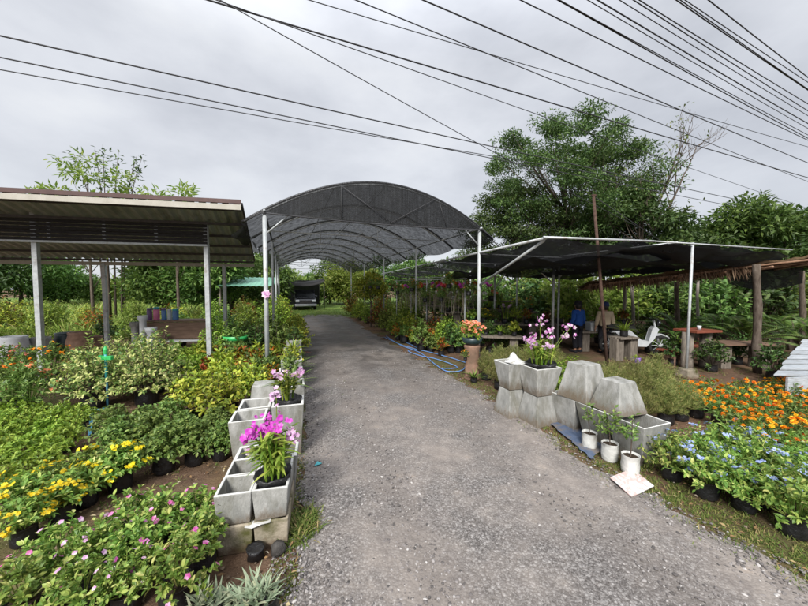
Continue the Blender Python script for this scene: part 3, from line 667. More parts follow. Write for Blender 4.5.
for (x, y, s_), w in zip([(-4.2,5.15,.92),(-4.9,5.0,.95),(-4.55,5.75,1.0),(-5.2,5.8,.9)],
      ['standing just behind the sprinkler','next to the orange ixoras','rearmost of the four','closest to the brown counter']):
    place('varieg', 'variegated_shrub', f'big cream and green variegated shrub {w}', 'shrub', x, y, 0, 'variegated cream and green shrubs', s_)
bed('ixora', 'ixora_bush', 'dark green ixora with coral flower heads', 'shrub', 'orange flowering ixoras near the shed',
    [('front row', row(-5.6,4.75,-7.0,4.9,4)), ('back row', row(-6.2,6.1,-8.2,6.5,4))], 'the sprinkler', .95, .12, .08, 0, F1(.9))
bed('croton', 'croton_plant', 'croton with green and rusty leaves', 'pot plant', 'crotons in the mixed bed by the shed',
    [('front row', row(-2.35,5.75,-3.75,6.15,5)), ('second row', row(-2.65,6.25,-4.0,6.75,5)), ('third row', row(-2.95,6.85,-4.3,7.3,5)), ('fourth row', row(-3.2,7.5,-4.9,7.9,5))], 'the drive', .85, .2, .07)
bed('shrub', 'potted_shrub', 'leafy green shrub', 'shrub', 'green shrubs under and before the shed roof',
    [('row by the shed posts', row(-3.4,8.4,-4.8,8.2,4)), ('row behind the brown counter', row(-4.4,10.8,-9.6,10.3,8)), ('row at the dark tree foot', row(-5.2,12.4,-9.5,12.0,6))], 'the drive', .95, .2, .12, 0, F1(.9))
bed('lowgreen', 'bedding_plant', 'low leafy bedding plant', 'pot plant', 'low bedding plants before the shed counter',
    [('front row', row(-3.7,6.6,-5.0,7.1,6)), ('middle row', row(-3.9,7.2,-5.6,7.6,6)), ('back row', row(-4.3,7.9,-6.0,8.2,6))], 'the drive', 1.5, .2, .1)
bed('ixora', 'flowering_bush', 'leafy bush with few coral blooms', 'shrub', 'flowering bushes near the shed posts',
    [('post row', row(-3.9,8.6,-5.4,8.7,4))], 'the drive', .7, .15, .1)
bed('lbush', 'meadow_bush', 'fresh green bush at the meadow edge', 'shrub', 'bushes between the shed and the meadow',
    [('near row', row(-8.2,13.4,-15.5,12.6,6)), ('far row', row(-9.5,15.4,-18.5,15.0,6))], 'the lane', .72, .25, .3)
bed('strap', 'strap_leaf_plant', 'strappy leaved plant', 'pot plant', 'strap leaved plants by the lane edge',
    [('row at the lane edge', row(-2.35,6.6,-4.0,11.2,7)), ('row inside the lane edge', row(-3.1,8.1,-4.7,11.8,5))], 'the cement pots', 1.1, .2, .06)
bed('gold', 'yellow_croton', 'bright yellow croton shrub', 'shrub', 'bright yellow crotons along the lane',
    [('lane edge row', [(-2.95,8.6),(-3.35,9.9),(-3.9,11.5),(-4.5,13.2)])], 'the cement pots', 1.0, .12, .06)
bed('silver', 'silver_plant', 'small silver leaved plant', 'pot plant', 'silver leaved plants at the corner of the beds',
    [('front row', row(-.80,1.66,-1.14,1.60,4)), ('back row', row(-.79,1.80,-1.10,1.74,4))], 'the drive', 1.15, .12, .02, 0, F1(.15))
bed('lbush', 'lane_bush', 'dense bush growing beside the lane', 'shrub', 'bushes along the far lane',
    [('row under the net', row(-5.2,13.2,-8.3,21.5,6)), ('second row', row(-6.8,13.5,-10.6,22.5,6))], 'the camera', .75, .2, .2)
# other side of the drive
def stripok(x, y): return seen(x, y, .35) 
bed('marigold_o', 'orange_marigold', 'bagged orange marigold', 'flower plant', 'orange marigolds in the long bed',
    [(f'{ORD[k]} row', row(4.25+.02*k, 3.35+.31*k, 4.25+.02*k+.34*11, 3.55+.31*k, 12)) for k in range(7)], 'the gravel patch', 1.0, .14, .05, 0, stripok)
bed('plumbago', 'potted_plumbago', 'pale blue plumbago in a black bag', 'flower plant', 'pale blue plumbagos in black bags',
    [(f'{ORD[k]} row', row(2.66+.27*k, 3.10+.07*k, 3.02+.30*k, 2.40+.06*k, 4)) for k in range(5)], 'the cement pots', 1.0, .12, .04, 0, F1(.45))
bed('fine', 'feathery_shrub', 'feathery fine leaved shrub', 'shrub', 'feathery shrubs behind the cement pots',
    [('front row', row(2.95,4.25,4.0,4.55,4)), ('second row', row(2.9,4.8,4.1,5.1,4)), ('third row', row(3.3,5.4,4.5,5.7,4))], 'the cement pots', .88, .12, .06)
bed('fine', 'asparagus_fern', 'grey green fern tuft in a bag', 'pot plant', 'fern tufts beside the white post',
    [('front row', row(1.75,5.9,2.8,5.9,4)), ('second row', row(1.75,6.6,3.0,6.7,4)), ('third row', row(2.2,7.3,3.4,7.5,4))], 'the white post', .85, .12, .06)
for k, (x, y, s_) in enumerate([(2.35,5.0,.62),(2.65,5.35,.6),(2.55,4.75,.5),(3.0,5.7,.6)]):
    place('shrub', 'leafy_bush', f'fresh green leafy bush behind the orchid pot, {ORD[k]} from the drive', 'shrub', x, y, 0, 'leafy bushes behind the orchid pot', s_, var=3)
bed('shrub', 'shade_plant', 'leafy shade plant', 'pot plant', 'plants set out under the dark shade net',
    [('row beside the lane hose', row(.55,9.6,2.9,9.2,6)), ('row behind the people', row(3.2,11.2,8.6,10.9,9)), ('row behind the orchid rail', row(-.4,13.0,3.4,12.6,6))], 'the lane', .8, .22, .12)
bed('croton', 'shade_croton', 'bright leaved croton', 'pot plant', 'crotons along the hose side of the lane',
    [('front row', row(-.2,11.6,1.1,8.9,7)), ('back row', row(.4,11.9,1.7,9.3,7))], 'the far end', .85, .2, .1)
bed('lbush', 'shade_bush', 'bright bushy shrub', 'shrub', 'shrubs between the orchid rail and the lane',
    [('single row', row(-.3,12.6,1.9,9.7,6))], 'the far end', .5, .2, .1)
bed('strap', 'shade_strap_plant', 'arching strap leaved plant', 'pot plant', 'strap leaved plants under the dark shade net',
    [('row under the orchid rail', row(.1,11.0,2.6,10.4,6)), ('row by the bamboo roof', row(6.2,9.6,8.4,8.9,5))], 'the lane', 1.2, .2, .1)
bed('lbush', 'lane_shrub', 'rounded shrub at the lane edge', 'shrub', 'shrubs along the other edge of the lane',
    [('first row', row(-.75,13.8,-3.5,22.0,6)), ('second row', row(.2,14.4,-2.0,22.5,5))], 'the camera', .78, .25, .2)
HB = []
for k in range(9):
    t = (k+.5)/9; px_ = -1.6+(2.2+1.6)*t; py_ = 14.6-5.2*t
    o = place('ixora', 'hanging_basket', f'basket of {["red","coral","orange"][k%3]} and green leaves hung high, {ORD[k]} from the far end', 'hanging basket', px_+RNG.uniform(-.15,.15), py_, 1.62+RNG.uniform(-.25,.3), 'baskets hung along the tunnel edge', .55, var=k%3)
    HB.append((px_, py_))
bed('bush', 'thicket_bush', 'dense green bush of the thicket', 'shrub', 'bushes of the thicket behind the shade net',
    [('front row', row(3.4,13.4,19,11.6,10)), ('middle row', row(2.2,16.2,21,14.6,10)), ('back row', row(.6,19.5,24,18,11))], 'the lane', 1.2, .22, .35)
for k, (x, y) in enumerate([(9.6,8.9),(10.9,8.4),(10.2,10.2),(11.9,9.7),(8.6,9.9),(12.8,11.0)]):
    place('frond', 'fern_palm', f'feathery fronded palm by the wooden posts, {ORD[k]} counted from the marigold bed', 'palm', x, y, 0, 'fronded palms near the bamboo roof', 1.25)
for k, (x, y) in enumerate([(7.0,7.2),(7.7,6.6),(8.3,7.9),(6.6,7.8),(9.1,7.0)]):
    place('shrub', 'climbing_bush', f'low leafy bush behind the marigold bed, {ORD[k]} from the brown table', 'shrub', x, y, 0, 'bushes behind the marigold bed', .8, var=1)

# ================================================================== CEMENT POTS
def square_pot(wt, wb, h, wall=.03, mat='conc', rim=True):
    """tapered square planter, open mouth with a real cavity"""
    mb = MB(); a, b = wt/2, wb/2; ai = a-wall; bi = b-wall*.8; fl = h*.18
    sq = lambda r, z: [(-r,-r,z),(r,-r,z),(r,r,z),(-r,r,z)]
    V = sq(b,0)+sq(a,h)+sq(ai,h)+sq(bi,fl)
    F = [(3,2,1,0)]
    for k in range(3):
        for i in range(4):
            F.append((k*4+i, k*4+(i+1)%4, (k+1)*4+(i+1)%4, (k+1)*4+i))
    F.append((12,13,14,15))
    mb.add(V, F[:5], 0); 
    mb.f += [tuple(f) for f in F[5:9]]; mb.mi += [1 if rim else 0]*4
    mb.f += [tuple(f) for f in F[9:]]; mb.mi += [0]*(len(F)-9)
    return mb, [M[mat], M['rim']]
def pot(label, x, y, z, wt, wb, h, rz, group, mat='conc', flip=False, rim=True, wall=.03, tilt=0):
    mb, mats = square_pot(wt, wb, h, wall, mat, rim)
    rj = np.random.default_rng(int(abs(x*1000)+abs(y*77)+z*9))
    for V_ in mb.v: V_ += rj.normal(0, .0022, V_.shape)
    if flip:
        for V_ in mb.v: V_[:,2] = h-V_[:,2]
        mb.f = [tuple(reversed(f)) for f in mb.f]
    o = mb.obj('cement_pot', mats, None, False, .008)
    o.location = (x, y, z); o.rotation_euler = (tilt, 0, rz)
    return tag(o, label, 'planter', group)
GL = 'cement pots along the near edge of the drive'
rzl = R(14); e1 = np.array([cos(rzl), sin(rzl)]); e2 = np.array([-sin(rzl), cos(rzl)]); O = np.array(G(215,560)[:2]); w = .246
for cx in (0, 1):
    for cy in (0, 1):
        p = O+e1*w*(cx+.5)+e2*w*(cy+.5)*1.02
        side = 'drive side' if cx else 'plant bed side'; dep = 'front' if cy == 0 else 'rear'
        pot(f'brown stained small cement pot, bottom layer, {dep} one on the {side}', p[0], p[1], 0, .240, .222, .215, rzl+RNG.uniform(-.02,.02), GL, 'conc_old', rim=False, wall=.022)
        pot(f'grey small cement pot, upper layer, {dep} one on the {side}', p[0], p[1], .217, .246, .215, .235, rzl+RNG.uniform(-.025,.025), GL, wall=.02)
p = O+e1*w*.45+e2*w*2.75; pot('cement pot behind the stacked pair, half hidden by orchid leaves', p[0], p[1], 0, .26, .21, .42, rzl, GL)
p = O+e1*w*1.5+e2*w*2.8; pot('tall cement pot right behind the magenta orchid', p[0], p[1], 0, .28, .22, .40, rzl, GL)
rz2 = R(17)
pot('tall cement pot with dead orchid canes at the drive edge', -1.33, 3.62, 0, .34, .26, .61, rz2, GL)
pot('open empty cement pot, nearer of the pair with pale rims', -1.72, 3.50, 0, .36, .28, .49, rz2, GL)
pot('open empty cement pot, farther of the pair with pale rims', -1.82, 3.87, 0, .36, .28, .49, rz2, GL)
pot('upturned cement pot behind the two open empty pots', -1.95, 4.40, 0, .40, .27, .58, rz2, GL, flip=True)
for k, (x, y) in enumerate([(-1.56,4.35),(-1.80,5.05),(-2.07,5.85),(-2.40,6.85),(-2.78,8.05)]):
    pot(f'plain tall cement pot lining the lane edge, {ORD[k]} beyond the dead orchid pot', x, y, 0, .36, .28, .60, rz2+RNG.uniform(-.06,.06), GL)
    kind = ['strap','croton','gold','strap','shrub'][k]
    place(kind, 'lane_pot_plant', f'{["strappy","rusty leaved","golden leaved","grassy","leafy green"][k]} plant standing in the {ORD[k]} lane edge pot', 'pot plant', x, y, .42, 'plants in the lane edge pots', [.8,.6,.5,.8,.55][k], var=[0,1,0,3,1][k])
# far side of the drive
GR = 'cement pots along the far edge of the drive'
rzr = atan2(-.94, .34)
f0 = np.array([2.03, 4.43]); d1 = np.array([.34,-.94]); d2 = np.array([.94,.34])
for nm, (x, y, wd) in (('stack by the hose', (1.62,4.76,.38)), ('stack under the pink orchids', (1.92,4.50,.42))):
    pot(f'upturned cement pot, lower half of the {nm}', x, y, 0, wd, wd*.66, .40, rzr+.02, GR, flip=True, rim=False)
    pot(f'upright cement pot, upper half of the {nm}', x, y, .402, wd, wd*.66, .40, rzr-.03, GR)
for k, nm in enumerate(('under the taller upturned pot','between the two upturned pots','with open mouth at the near end')):
    p = f0+d1*(.43*k+.215)+d2*.22
    pot(f'open cement pot of the row of three, {nm}', p[0], p[1], 0, .425, .27, .455, rzr, GR, wall=.022)
p = f0+d1*.36+d2*.23; pot('taller upturned cement pot on the row of three', p[0], p[1], .457, .45, .27, .46, rzr+.06, GR, flip=True, rim=False)
p = f0+d1*.82+d2*.24; pot('shorter upturned cement pot on the row of three', p[0], p[1], .457, .42, .24, .36, rzr-.05, GR, flip=True, rim=False)
def blocks(x, y, label, nm='cement_block', size=(.3,.3,.22), rz=.2, mat='conc_old', cat='block'):
    mb = MB(); mb.box((0,0,size[2]/2), size, 0, 0, None, .9); o = mb.obj(nm, M[mat], None, False, .02); o.location = (x, y, 0); o.rotation_euler = (0,0,rz)
    return tag(o, label, cat)

# pot orchids
def pot_orchid(label, x, y, z, seed, ncanes, H, petal, nspike, rim_r, spread=.1, rad=.034, rz=0):
    rng = np.random.default_rng(seed); o = thing('potted_orchid', label, 'orchid', (x,y,z), rz)
    f, b = orchid(rng, ncanes, H, petal, nspike, .02, spread, rad)
    part('foliage', f, o); part('blossoms', b, o)
    bg = MB(); n = 22; a = np.arange(n)*2*pi/n; V = []
    for rr, zz in ((rim_r*.75,-.12),(rim_r,-.01),(rim_r*1.16,.035),(rim_r*1.05,.05),(rim_r*.85,.01)):
        V += [((rr*(1+rng.uniform(-.09,.12)))*cos(t), (rr*(1+rng.uniform(-.09,.12)))*sin(t), zz+rng.uniform(-.015,.015)) for t in a]
    F = [(i*n+j, i*n+(j+1)%n, (i+1)*n+(j+1)%n, (i+1)*n+j) for i in range(4) for j in range(n)]+[tuple(range(4*n,5*n))]
    bg.add(V, F); bg.obj('pot_liner', M['bag'], o, True)
    return o
p = O+e1*w*1.5+e2*w*.62
pot_orchid('magenta orchid in a black liner on the small stacked pots', p[0], p[1], .45, 41, 24, .37, 'magenta', 0, .12, .11)
fb = MB(); rr_ = np.random.default_rng(5)
oo = [o for o in bpy.data.objects if o.get('label','').startswith('magenta orchid')][0]
for (dx, dy, dz, n, sp, r_) in ((-.09,-.02,.36,40,.065,.027),(.02,.0,.40,24,.06,.026),(-.04,.03,.45,10,.05,.022)):
    q = np.array([dx,dy,dz])+rr_.normal(0,1,(n,3))*np.array([sp,sp*.7,sp*.55]); fb.flowers(q, nz(rr_.normal(0,.4,(n,3))+np.array([-.1,-.8,.55])), r_*rr_.uniform(.8,1.1,n), 5, .15, .85, 0, rr_)
    fb.tube([(dx*.3,dy,.05),(dx*.8,dy,dz*.6),(dx,dy,dz)], .004, 4, 1, False)
for (dx, dy, dz, n) in ((-.17,.0,.22,9),(.12,.05,.33,9),(.15,.02,.30,9),(.0,.08,.60,10)):
    q = np.array([dx,dy,dz])+rr_.normal(0,.022,(n,3)); fb.flowers(q, nz(rr_.normal(0,.4,(n,3))+np.array([0,-.8,.5])), .022, 5, .15, .8, 2, rr_)
    fb.tube([(dx*.2,dy,.05),(dx*.7,dy,dz*.7),(dx,dy,dz)], .0035, 4, 1, False)
fb.obj('blossoms', [PET['magenta'], LEAF['lime'], PET['lilac']], oo)
pot_orchid('lilac orchid with dry canes in the tall pot at the drive edge', -1.33, 3.62, .60, 42, 9, .36, 'lilac', 3, .13, .10, .04)
oo = pot_orchid('tall pink and white orchid in black liner on the upper pot', 1.95, 4.52, .80, 43, 20, .36, 'lilac', 5, .19, .16, .028)
fb = MB()
for (dx, dz, n, L) in ((-.12,.42,13,.34),(-.02,.62,8,.2),(.12,.42,12,.22),(.33,.44,11,.15),(.42,.50,7,.1)):
    q = np.array([dx,0,dz])+rr_.normal(0,1,(n,3))*np.array([.045,.04,.065]); fb.flowers(q, nz(rr_.normal(0,.5,(n,3))+np.array([0,-.9,.25])), .031*rr_.uniform(.8,1.1,n), 5, .15, .75, 0, rr_)
    fb.tube([(dx*.2,0,.03),(dx*.6,0,dz*.6),(dx,0,dz+.05)], .0045, 4, 1, False)
PET['candy'] = leafmat('candy_petals', [(0,(.56,.12,.46)),(.4,(.66,.30,.56)),(.7,(.74,.58,.68)),(1,(.8,.76,.76))], .6, .3, .2)
fb.obj('blossoms', [PET['candy'], LEAF['lime']], oo)
# a folded white bag on the first stack
mb = MB(); mb.lathe([(.13,0),(.12,.02),(.09,.06),(.06,.10),(.035,.15),(.012,.19)], 11, 0, (0,0,0), .28, np.random.default_rng(14)); mb.v[-1][:,2] *= 1+np.random.default_rng(15).uniform(-.2,.2,len(mb.v[-1]))
o = mb.obj('plastic_bag', M['whitebag']); o.location = (1.64,4.74,.80); o.scale = (1,1,.65); tag(o, 'crumpled white plastic bag on the pot stack by the hose', 'bag')

# three white bag planters with saplings, the printed board, the blue sheet
for k, ((x, y), nm, hh) in enumerate(zip([(2.19,3.70),(2.27,3.45),(2.32,3.20)], ['farthest of three, thin bare sapling','middle of three, bushy sapling','nearest of three, by the fallen board'], [.30,.34,.42])):
    rng = np.random.default_rng(60+k); o = thing('white_bag_planter', f'white bag planter, {nm}', 'planter', (x,y,0), rng.uniform(0,6), 'white bag planters by the drive')
    part('grow_bag', grow_bag(rng, .082, .20, True), o)
    mb = MB(); t = np.linspace(0,1,5); mb.tube(np.stack([.03*t**2+0*t,.02*t,.17+hh*t],1), np.linspace(.007,.003,5), 5); mb.obj('stem', M['bark'], o)
    S, E = shoots(rng, [7,20,8][k], [.08,.16,.08][k], hh*.8, .28, .25); mb = MB(); leafy(mb, rng, S, E, 9, .06, .026, .2); mb.obj('foliage', LEAF['mid'], o)
mb = MB()
q = [G(610,482), G(633,471), G(654,490), G(631,499)]
cx = np.mean([a[:2] for a in q], 0)
n = 8; V = []
for j in range(n+1):
    for i in range(n+1):
        s_, t_ = i/n, j/n
        pt = (1-s_)*(1-t_)*np.array(q[0])+s_*(1-t_)*np.array(q[1])+s_*t_*np.array(q[2])+(1-s_)*t_*np.array(q[3])
        V.append((pt[0]-cx[0], pt[1]-cx[1], .028+.012*sin(3*s_+1)*cos(2.5*t_)))
mb.add(V, [(j*(n+1)+i, j*(n+1)+i+1, (j+1)*(n+1)+i+1, (j+1)*(n+1)+i) for j in range(n) for i in range(n)])
o = mb.obj('fallen_board', M['sandpaper']); o.location = (cx[0], cx[1], 0); md = o.modifiers.new('s','SOLIDIFY'); md.thickness = .006
tag(o, 'white board with faded pink print lying flat on the gravel', 'board')
mb = MB(); qs = [G(548,424), G(562,420), G(607,447), G(592,462)]; n = 14; V = []; rr = np.random.default_rng(9)
for j in range(n+1):
    for i in range(n+1):
        s_, t_ = i/n, j/n
        pt = (1-s_)*(1-t_)*np.array(qs[0])+s_*(1-t_)*np.array(qs[1])+s_*t_*np.array(qs[2])+(1-s_)*t_*np.array(qs[3])
        V.append((pt[0]+rr.normal(0,.008), pt[1]+rr.normal(0,.008), .03+rr.uniform(0,.016)))
mb.add(V, [(j*(n+1)+i, j*(n+1)+i+1, (j+1)*(n+1)+i+1, (j+1)*(n+1)+i) for j in range(n) for i in range(n)])
tag(mb.obj('ground_sheet', M['bluesheet'], None, True), 'crumpled blue plastic sheet under the cement pots', 'plastic sheet')
# stone and black bag at the foot of the small stacked pots, white scraps between the layers
rr = np.random.default_rng(21)
mb = MB(); mb.lathe([(.02,0),(.06,.01),(.075,.045),(.06,.085),(.02,.10)], 9, 0, (0,0,0), .18, rr)
o = mb.obj('stone', M['stone'], None, True); o.location = (-.90,2.20,0); o.scale = (.72,.72,.9); tag(o, 'dark rounded rock leaning at the foot of stacked pots', 'rock')
mb = MB(); mb.lathe([(.03,0),(.07,.02),(.06,.07),(.075,.11),(.055,.10)], 11, 0, (0,0,0), .15, rr)
o = mb.obj('plastic_bag', M['bag'], None, True); o.location = (-1.04,2.16,0); o.scale = (.8,.8,.8); tag(o, 'crumpled black bag beside the dark rock', 'bag')
p = O+e1*w*1.0-e2*.006
mb = MB(); mb.add([(-.05,-.012,.21),(.0,-.02,.20),(.06,-.014,.214),(.12,-.012,.218),(.12,.05,.212),(.05,.05,.210),(-.05,.05,.209)], [(0,1,2,3,4,5,6)])
o = mb.obj('plastic_scrap', M['whitebag']); o.location = (p[0],p[1],0); o.rotation_euler = (0,0,rzl); tag(o, 'torn white plastic scrap pinched between the stacked pots', 'plastic scrap')
mb = MB(); mb.add([(0,0,.012),(.05,.01,.02),(.07,.05,.012),(.02,.06,.03)], [(0,1,2,3)]); o = mb.obj('plastic_scrap', M['teal_pl']); o.location = (-.95,3.30,.01); tag(o, 'teal plastic scrap lying on the gravel edge', 'litter')

# ================================================================== LOW ROOFED SHED
def along(p, d, t): return (p[0]+d[0]*t, p[1]+d[1]*t)
FR = (-3.17,6.3); BR = (-4.66,10.0); DL = (-.977,-.21); zf, zb = 3.475, 2.68; LEN = 8.2
def roofz(t): return zf+(zb-zf)*t
shed = thing('metal_roof_shed', 'open shed with low sloping sheet metal roof on grey posts', 'shed', (-6,8,0))
def sh(mb, name, mat, smooth=False, bevel=0):
    o = mb.obj(name, mat, shed, smooth, bevel); o.location = (6,-8,0); return o
M['roofsheet'] = surf('roof_sheet', [(.3,(.29,.31,.315)),(.6,(.37,.385,.39)),(.8,(.43,.445,.445))], 3, .5, .1, 30, .4, .2, dirt=((.12,.11,.08), 1.4, .52, .8))
nx_ = 164; ny_ = 3; V = []
for j in range(ny_+1):
    for i in range(nx_+1):
        t = j/ny_; x = FR[0]+(BR[0]-FR[0])*t+DL[0]*LEN*i/nx_; y = FR[1]+(BR[1]-FR[1])*t+DL[1]*LEN*i/nx_
        V.append((x, y, roofz(t)+.03+(.045 if i % 4 in (1,2) else 0)))
mb = MB(); mb.add(V, [(j*(nx_+1)+i, j*(nx_+1)+i+1, (j+1)*(nx_+1)+i+1, (j+1)*(nx_+1)+i) for j in range(ny_) for i in range(nx_)])
o = sh(mb, 'roof', M['roofsheet']); md = o.modifiers.new('s','SOLIDIFY'); md.thickness = .006
def beam(a, b, wd, ht, mat, name, dz=0):
    a = Vector(a); b = Vector(b); d = b-a; L = d.length
    q = d.to_track_quat('X','Z').to_matrix().to_4x4()
    mb = MB(); mb.box((0,0,0), (L, wd, ht), 0, 0, q); mb.v[-1] = mb.v[-1]+np.array((a+b)/2)+np.array([0,0,dz])
    return sh(mb, name, M[mat])
for k in range(6):
    t = .03+k*.188; p0 = (FR[0]+(BR[0]-FR[0])*t, FR[1]+(BR[1]-FR[1])*t); p1 = along(p0, DL, LEN)
    beam((*p0, roofz(t)), (*p1, roofz(t)), .05, .055, 'darksteel', 'purlin', -.015)
fo = np.array([.3,-1])*.03
a = (FR[0]+.02, FR[1]-.035); b = along(a, DL, LEN)
beam((*a, zf-.02), (*b, zf-.02), .025, .10, 'fascia', 'fascia')
beam((a[0],a[1]-.004, zf+.085), (b[0],b[1]-.004, zf+.075), .04, .075, 'redbrown', 'roof_trim')
beam((FR[0]+.02,FR[1],zf+.055), (BR[0]+.02,BR[1],zb+.055), .03, .05, 'darksteel', 'roof_trim')
beam((*along(BR,DL,-.0), zb-.03), (*along(BR,DL,LEN), zb-.03), .05, .10, 'fascia', 'fascia', -.05)
PF = (-4.29,7.0); PB = (-5.5,9.82)
for (bp_, ts, zt) in ((PF, (0,3.05,6.1), 3.13), (PB, (0,3.13,6.2), 2.60)):
    for t in ts:
        p = along(bp_, DL, t)
        if bp_ is PF: zt = roofz((p[1]-FR[1]-DL[1]*0+ (FR[0]-p[0])*-.215)/3.7)-.10
        mb = MB(); mb.box((p[0],p[1],zt/2), (.09,.09,zt), .2); sh(mb, 'post', M['steel'], False, .006)
q0 = along(PF, DL, -.05); q1 = along(PF, DL, 6.6)
for k in range(6):
    z = 2.865+k*.072
    beam((q0[0],q0[1]-.06,z), (q1[0],q1[1]-.06,z), .02, .058, 'slat', 'slat')
for k in range(8):
    p = along(q0, DL, .04+k*.93); mb = MB(); mb.box((p[0],p[1]-.045,3.05), (.06,.02,.45), .2); sh(mb, 'spacer', M['white_steel'])
beam((q0[0],q0[1]-.055,2.815), (q1[0],q1[1]-.055,2.815), .05,.04, 'white_steel', 'rail')
# counter, jars and things under the roof
cz = .98
ct = thing('counter', 'brown wooden counter with a plank front under the shed roof', 'counter', (-6.55,9.3,0), R(8))
mb = MB(); mb.box((0,0,cz-.02), (1.75,.62,.04)); mb.obj('countertop', M['counter'], ct, False, .006)
mb = MB(); mb.box((0,-.27,.70), (1.68,.03,.46)); mb.obj('front_panel', M['counter'], ct)
for sx in (-.8,.8):
    for sy in (-.22,.24): mb = MB(); mb.box((sx,sy,.48), (.06,.06,.955)); mb.obj('leg', M['counter'], ct)
mb = MB(); mb.box((.05,-.42,.43), (1.9,.26,.03)); mb.obj('shelf', M['white'], ct, False, .006)
def canister(label, px, col, lid, h=.42, r=.085, Y=9.2, z=cz):
    h *= .82; r *= .78
    x, y, _ = P(px, 300, Y); o = thing('canister', label, 'canister', (x,y,z), 0, 'canisters on the counter')
    mb = MB(); mb.lathe([(r*.95,0),(r,.02),(r,h*.78),(r*.9,h*.83)], 16); mb.obj('body', M[col], o, True)
    mb = MB(); mb.lathe([(r*.93,h*.83),(r*.95,h*.84),(r*.95,h*.97),(r*.85,h)], 16); mb.obj('lid', M[lid], o, True)
canister('dark violet canister at the end of the counter', 149, 'violet_pl','violet_pl')
canister('pink canister with a teal lid on the counter', 156, 'pink_pl','teal_pl', .45, .10)
canister('dark blue canister between pink and white canisters', 163.5, 'blue_pl','violet_pl', .42)
canister('white slim canister among coloured canisters on counter', 169, 'white','white', .38, .07)
canister('bright blue canister, last of the coloured canisters', 175, 'blue_pl','teal_pl', .40, .10)
for k, (px, Y, h, r_, lb) in enumerate([(134,8.9,.95,.11,'grey stone coloured column pot beside the counter'),(142,8.7,1.15,.10,'tall white column pot beside the counter'),(150,8.5,.85,.12,'short white column pot at the counter end')]):
    x, y, _ = P(px, 300, Y); mb = MB(); mb.lathe([(r_*1.2,0),(r_*1.2,.06),(r_*.85,.10),(r_*.8,h-.15),(r_*1.1,h-.1),(r_*1.15,h),(r_*.95,h),(r_*.9,h-.08)], 16)
    o = mb.obj('column_pot', M['conc' if k == 0 else 'white'], None, True); o.location = (x,y,0); tag(o, lb, 'planter')
for k, (px, py, Y, lb, mt, s_) in enumerate([(12,338,8.2,'white plastic drum among the ixoras','white',.3),(38,342,8.6,'pale grey drum behind the ixoras','conc',.26),(78,333,9.0,'red brown clay jar under the shed','terracotta',.30),(93,326,9.4,'small brown clay jar under the shed','terracotta',.22),(64,333,9.2,'dark tub standing behind the shed post','darkpot',.28)]):
    x, y, _ = P(px, 300, Y); h = s_*2.2; mb = MB(); mb.lathe([(s_*.7,0),(s_*.95,h*.2),(s_,h*.55),(s_*.8,h*.88),(s_*.85,h),(s_*.72,h),(s_*.7,h*.85)], 18)
    o = mb.obj('storage_jar', M[mt], None, True); o.location = (x,y,0); tag(o, lb, 'jar')
x, y, _ = P(235, 300, 8.2); mb = MB(); mb.lathe([(.14,0),(.30,.10),(.34,.22),(.32,.22),(.28,.12),(.1,.06)], 20); o = mb.obj('basin', M['green_pl'], None, True); o.location = (x,y,.50); o.scale = (1,.8,.8)
tag(o, 'bright green plastic basin on a crate among the plants', 'basin')
mb = MB()
for k in range(5): mb.box((0,0,.05+k*.1), (.5,.4,.06))
for sx in (-.23,.23):
    for sy in (-.18,.18): mb.box((sx,sy,.25), (.04,.04,.5))
o = mb.obj('crate', M['wood_old']); o.location = (x,y,0); tag(o, 'slatted wooden crate holding the green basin', 'crate')
# sprinkler
sp = thing('sprinkler_riser', 'thin blue pipe riser with a green sprinkler head', 'sprinkler', (*G(108,410)[:2],0))
mb = MB(); mb.tube([(0,0,0),(0,0,.45)], .014, 8); mb.obj('lower_pipe', M['pvc'], sp, True)
mb = MB(); mb.tube([(0,0,.45),(0,0,.92)], .019, 8); mb.obj('upper_pipe', M['teal_pl'], sp, True)
mb = MB(); mb.box((0,0,.82), (.20,.05,.06)); mb.box((-.07,0,.80), (.05,.06,.12)); mb.lathe([(.025,.88),(.03,.95),(.012,1.0)], 10); mb.obj('sprinkler_head', M['green_pl'], sp, False, .008)
mb = MB(); a = G(108,410); b = G(92,412); c_ = G(90,438); d_ = G(112,425)
mb.tube([(a[0],a[1],.03),((a[0]+b[0])/2,(a[1]+b[1])/2,.02),(b[0],b[1],.03),(c_[0],c_[1],.025),(d_[0],d_[1],.02)], .02, 8)
tag(mb.obj('water_pipe', M['pvc'], None, True), 'blue water pipe lying on the soil by the sprinkler', 'pipe')

# ================================================================== ARCHED SHADE TUNNEL
A0 = np.array([-2.74,6.36]); A1 = np.array([1.92,8.2]); AU = (A1-A0); AW = np.linalg.norm(AU); AU = AU/AW; AV = np.array([-.35,.937])
def arc(s): 
    q = s/AW*2-1; return 3.39+.80*(1-abs(q)**1.95)
def ap(s, t, z): p = A0+AU*s+AV*t; return (p[0], p[1], z)
tun = thing('shade_tunnel', 'arched pipe tunnel covered in black shade net over the lane', 'shade house', (0,0,0))
def tn(mb, name, mat, smooth=True): return mb.obj(name, mat, tun, smooth)
NETA = netmat('arch_shade_net', .855, (.007,.0075,.008), (2.2,2.2,.5), 4, .12, .015)
NETG = netmat('gable_shade_net', .83, (.022,.023,.025), (12,12,.45), 3, .22, .03)
TL = 18.8; ns_, nt_ = 30, 94; V = []
for j in range(nt_+1):
    t = -.02+TL*j/nt_; sag = .13*abs(sin(pi*t/2.09))
    for i in range(ns_+1):
        s_ = -.42+(AW+.84)*i/ns_
        V.append(ap(s_, t, arc(s_)+.035-sag*(1-.3*abs(s_/AW*2-1))+.012*sin(11*s_+3*t)))
